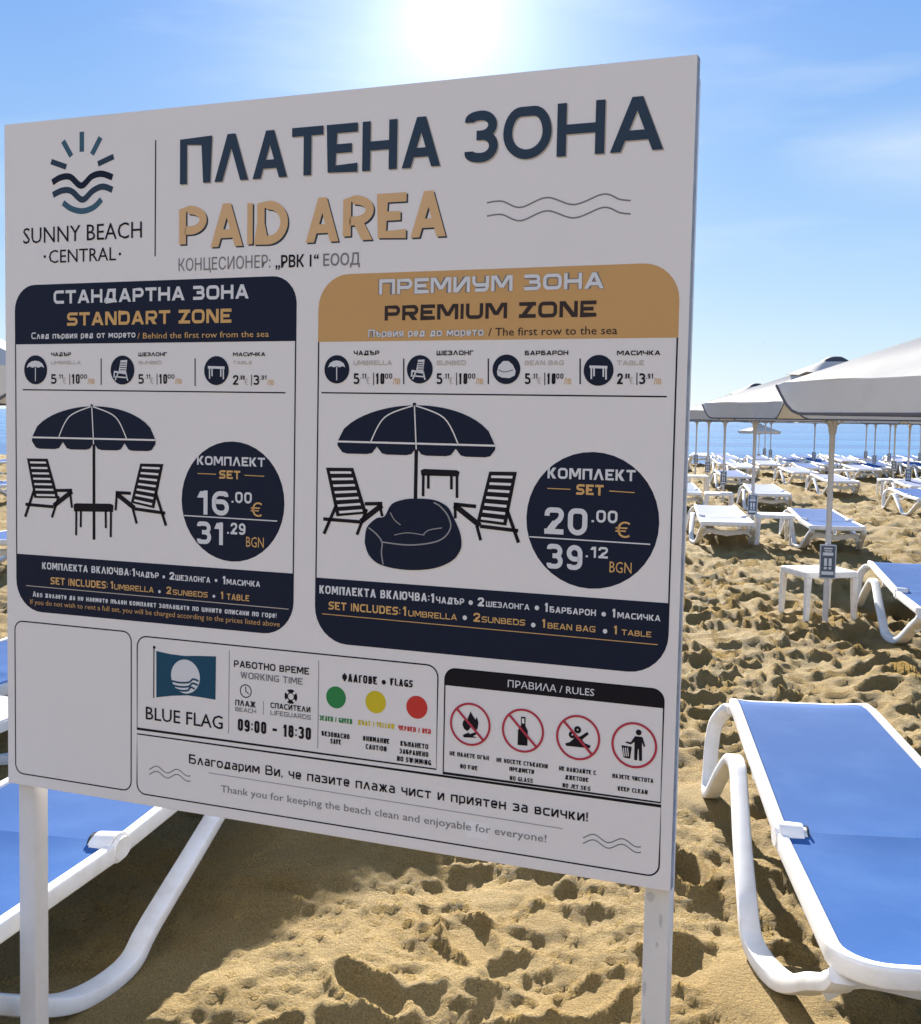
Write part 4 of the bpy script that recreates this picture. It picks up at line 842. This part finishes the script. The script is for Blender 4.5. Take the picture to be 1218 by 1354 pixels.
# two nearest loungers
def lounger_rail(rx, ry, rz, s, side, label):            # place by a point on one rail
    x, y = along(rx, ry, rz, -s, -side*LW/2); lounger(x, y, rz, label)
lounger(1.105, 2.33, -.105, 'blue sling lounger right of the price board, nearest of all the loungers')
lounger(-1.375, 2.29, -.235, 'blue sling lounger partly hidden behind the left post of the price board')
lounger_rail(2.98, 7.97, R(-10), .83, -1, 'blue sling lounger beside the white table with the nearest umbrella pole')
table(2.72, 8.82, R(12), 'white side table under the nearest tagged umbrella pole')
UA = R(55.6)
umbrella(2.67, 8.46, UA, 'cream umbrella with dark capped vent, its tagged pole at the nearest white table')
umbrella(1.98, 3.76, UA, 'largest looking cream umbrella reaching in at the right edge of the view')
lounger(3.07, 13.35, AX, 'pale sling lounger left of the table under the second tagged pole', False)
table(3.80, 14.2, AX, 'white table between the two loungers under the second tagged pole')
lounger(4.22, 13.0, AX, 'grey blue lounger right of the table under the second tagged pole')
umbrella(3.57, 14.3, UA, 'cream umbrella second along the row nearest the price board')
table(4.06, 18.4, AX, 'white table just behind the pale sling lounger')
lounger(5.05, 18.9, AX, 'lounger behind the second tagged pole, right of a white table', False)
lounger(3.62, 19.0, AX, 'lounger half hidden by the right edge of the price board')
umbrella(4.75, 21.2, UA, 'cream umbrella third along the row nearest the price board')
build_rest = [
    ('u', 5.55, 26.4, 'cream umbrella fourth along the row nearest the price board'), ('u', 6.40, 32.0, 'cream umbrella fifth along the row nearest the price board'),
    ('t', 4.9, 24.3, 'white table left of the third umbrella pole beside the board edge'), ('l', 5.95, 25.0, 'blue lounger lying behind the third tagged pole', 1), ('l', 5.0, 27.6, 'lounger beyond the board edge by the fourth pole', 0),
    ('l', 7.72, 23.5, 'pale lounger in open sand midway right with a table at its right', 0), ('t', 8.75, 23.9, 'white table right of the pale lounger in open sand', 0),
    ('l', 8.15, 27.6, 'pale lounger left of the nearest white pole halfway to the sea', 0), ('t', 9.35, 28.6, 'white table right of the nearest white pole halfway to the sea', 0),
    ('l', 7.45, 18.2, 'lounger in the sand with its whole leg loop showing, cut by the right edge', 1), ('l', 8.75, 21.9, 'lounger cut by the right edge behind another such lounger', 0),
    ('u', 9.0, 23.6, 'cream umbrella over the pale lounger in open sand'), ('l', 10.5, 30.0, 'pale lounger behind the table right of the nearest white pole', 0),
    ('l', 8.6, 32.6, 'pale lounger with a full white leg loop, left of the nearest white pole', 0), ('l', 9.7, 37.6, 'small lounger near the waterline left of the farthest tagged pole', 1),
    ('l', 10.95, 38.2, 'small lounger near the waterline close to two thin poles', 1), ('l', 12.3, 36.9, 'lounger with its white legs in front of dark loungers by the water', 0),
    ('l', 13.35, 34.6, 'lounger by the water cut by the right edge', 0), ('l', 12.0, 33.4, 'dark lounger right of the nearest white pole near the water', 1),
    ('l', 13.6, 39.2, 'dark lounger at the waterline second from the right edge', 1), ('l', 14.9, 39.4, 'dark lounger at the waterline nearest the right edge', 1), ('l', 11.8, 40.0, 'dark lounger at the waterline behind the white legged lounger', 1),
    ('l', 10.0, 35.0, 'lounger lying in front of the two small waterline loungers', 0), ('l', 7.6, 33.0, 'lounger left of the open patch of sand by the water', 1), ('l', 6.6, 35.5, 'farthest lounger beside the board edge by the water', 1), ('l', 9.0, 40.2, 'dark lounger at the waterline left of the low open umbrella', 1),
    ('u', 10.55, 28.6, 'cream umbrella over the table right of the nearest white pole'), ('u', 11.9, 33.8, 'cream umbrella on a thin pole sixth from the right edge'), ('u', 11.0, 36.6, 'cream umbrella on a thin tagged pole left of the nearest white pole'),
    ('u', 13.4, 38.9, 'cream umbrella on the tagged pole right of two close thin poles'), ('u', 13.2, 36.2, 'cream umbrella above the white legged lounger by the water'), ('u', 14.7, 37.6, 'cream umbrella on a tagged pole nearest the right edge'), ('u', 10.4, 39.5, 'cream umbrella on a tagged thin pole right of the low open umbrella'), ('u', 10.7, 41.4, 'cream umbrella on the farthest tagged thin pole on the sand'),
]
for k, e in enumerate(build_rest):
    if e[0] == 'u': umbrella(e[1], e[2], UA+random.uniform(-.2, .2), e[3])
    elif e[0] == 't': table(e[1], e[2], AX+random.uniform(-.1, .1), e[3])
    else: lounger(e[1], e[2], AX+random.uniform(-.08, .08), e[3], bool(e[4]))
FAR = 'far loungers in rows near the waterline'
for x, y in ((7.4, 30.2), (8.6, 36.9), (9.2, 30.6), (10.6, 33.2), (11.3, 31.4), (12.6, 31.0), (12.9, 33.0), (10.9, 36.0), (14.1, 36.6), (8.2, 40.6), (12.5, 38.6), (15.6, 40.2), (13.2, 41.2)):
    lounger(x, y, AX+random.uniform(-.12, .12), 'small far lounger among the rows between the nearest white pole and the waterline', random.random() < .6)['group'] = FAR
umbrella(13.3, 52.5, UA, 'low open umbrella at the water below the horizon, smallest of all', dz=0)
# left of the board
umbrella(-1.06, 8.54, R(100), 'cream umbrella hidden behind the price board, shading the sand below it')
umbrella(-2.12, 4.2, UA, 'cream umbrella glimpsed at the left edge of the view beside the board')
table(-1.80, 4.25, R(-16), 'white table glimpsed at the left edge beside the board')
lounger(-2.35, 4.3, R(-16), 'blue lounger glimpsed at the left edge beside the board')
for x, y, l in ((-4.3, 10.5, 'nearest lounger in the sliver of beach left of the board'), (-7.6, 18.5, 'middle lounger in the sliver of beach left of the board'), (-11.2, 27, 'farthest lounger in the sliver of beach left of the board')): lounger(x, y, R(-16), l, True)

build_board(); build_sand(); build_sea()

# ------------------------------------------------------------------ gulls in the sky
def gull(x, y, z, rz, label):
    root = empty('seagull', (x, y, z), rz); bm = bmesh.new()
    sweep(bm, smooth_path([(0,-.22,0), (0,-.12,.01), (0,0,.015), (0,.12,.02), (0,.19,.03)], 4), csec(.06, 8), side=(1,0,0), scale=[.15+.85*math.sin(math.pi*min(1, max(0, (i+1)/18))) for i in range(17)]); fixn(bm); obj('body', bm, M_DARKGREY, root)
    for s in (-1, 1):
        bm = bmesh.new(); sweep(bm, smooth_path([(s*.03,.02,.02), (s*.22,.05,.12), (s*.42,.0,.10), (s*.62,-.08,.03)], 4), rsec(.13, .02, .008, 1), side=(0,1,0), scale=[1-.85*(i/12)**2 for i in range(13)]); fixn(bm); obj('wing', bm, M_DARKGREY, root)
    tag(root, label, 'bird', 'gulls in the sky')
gull(114.7, 450, 30.5, .6, 'tiny gull in the sky, the lower one right of the board'); gull(120.3, 500, 43.7, .2, 'tiny gull in the sky, the upper one right of the board')
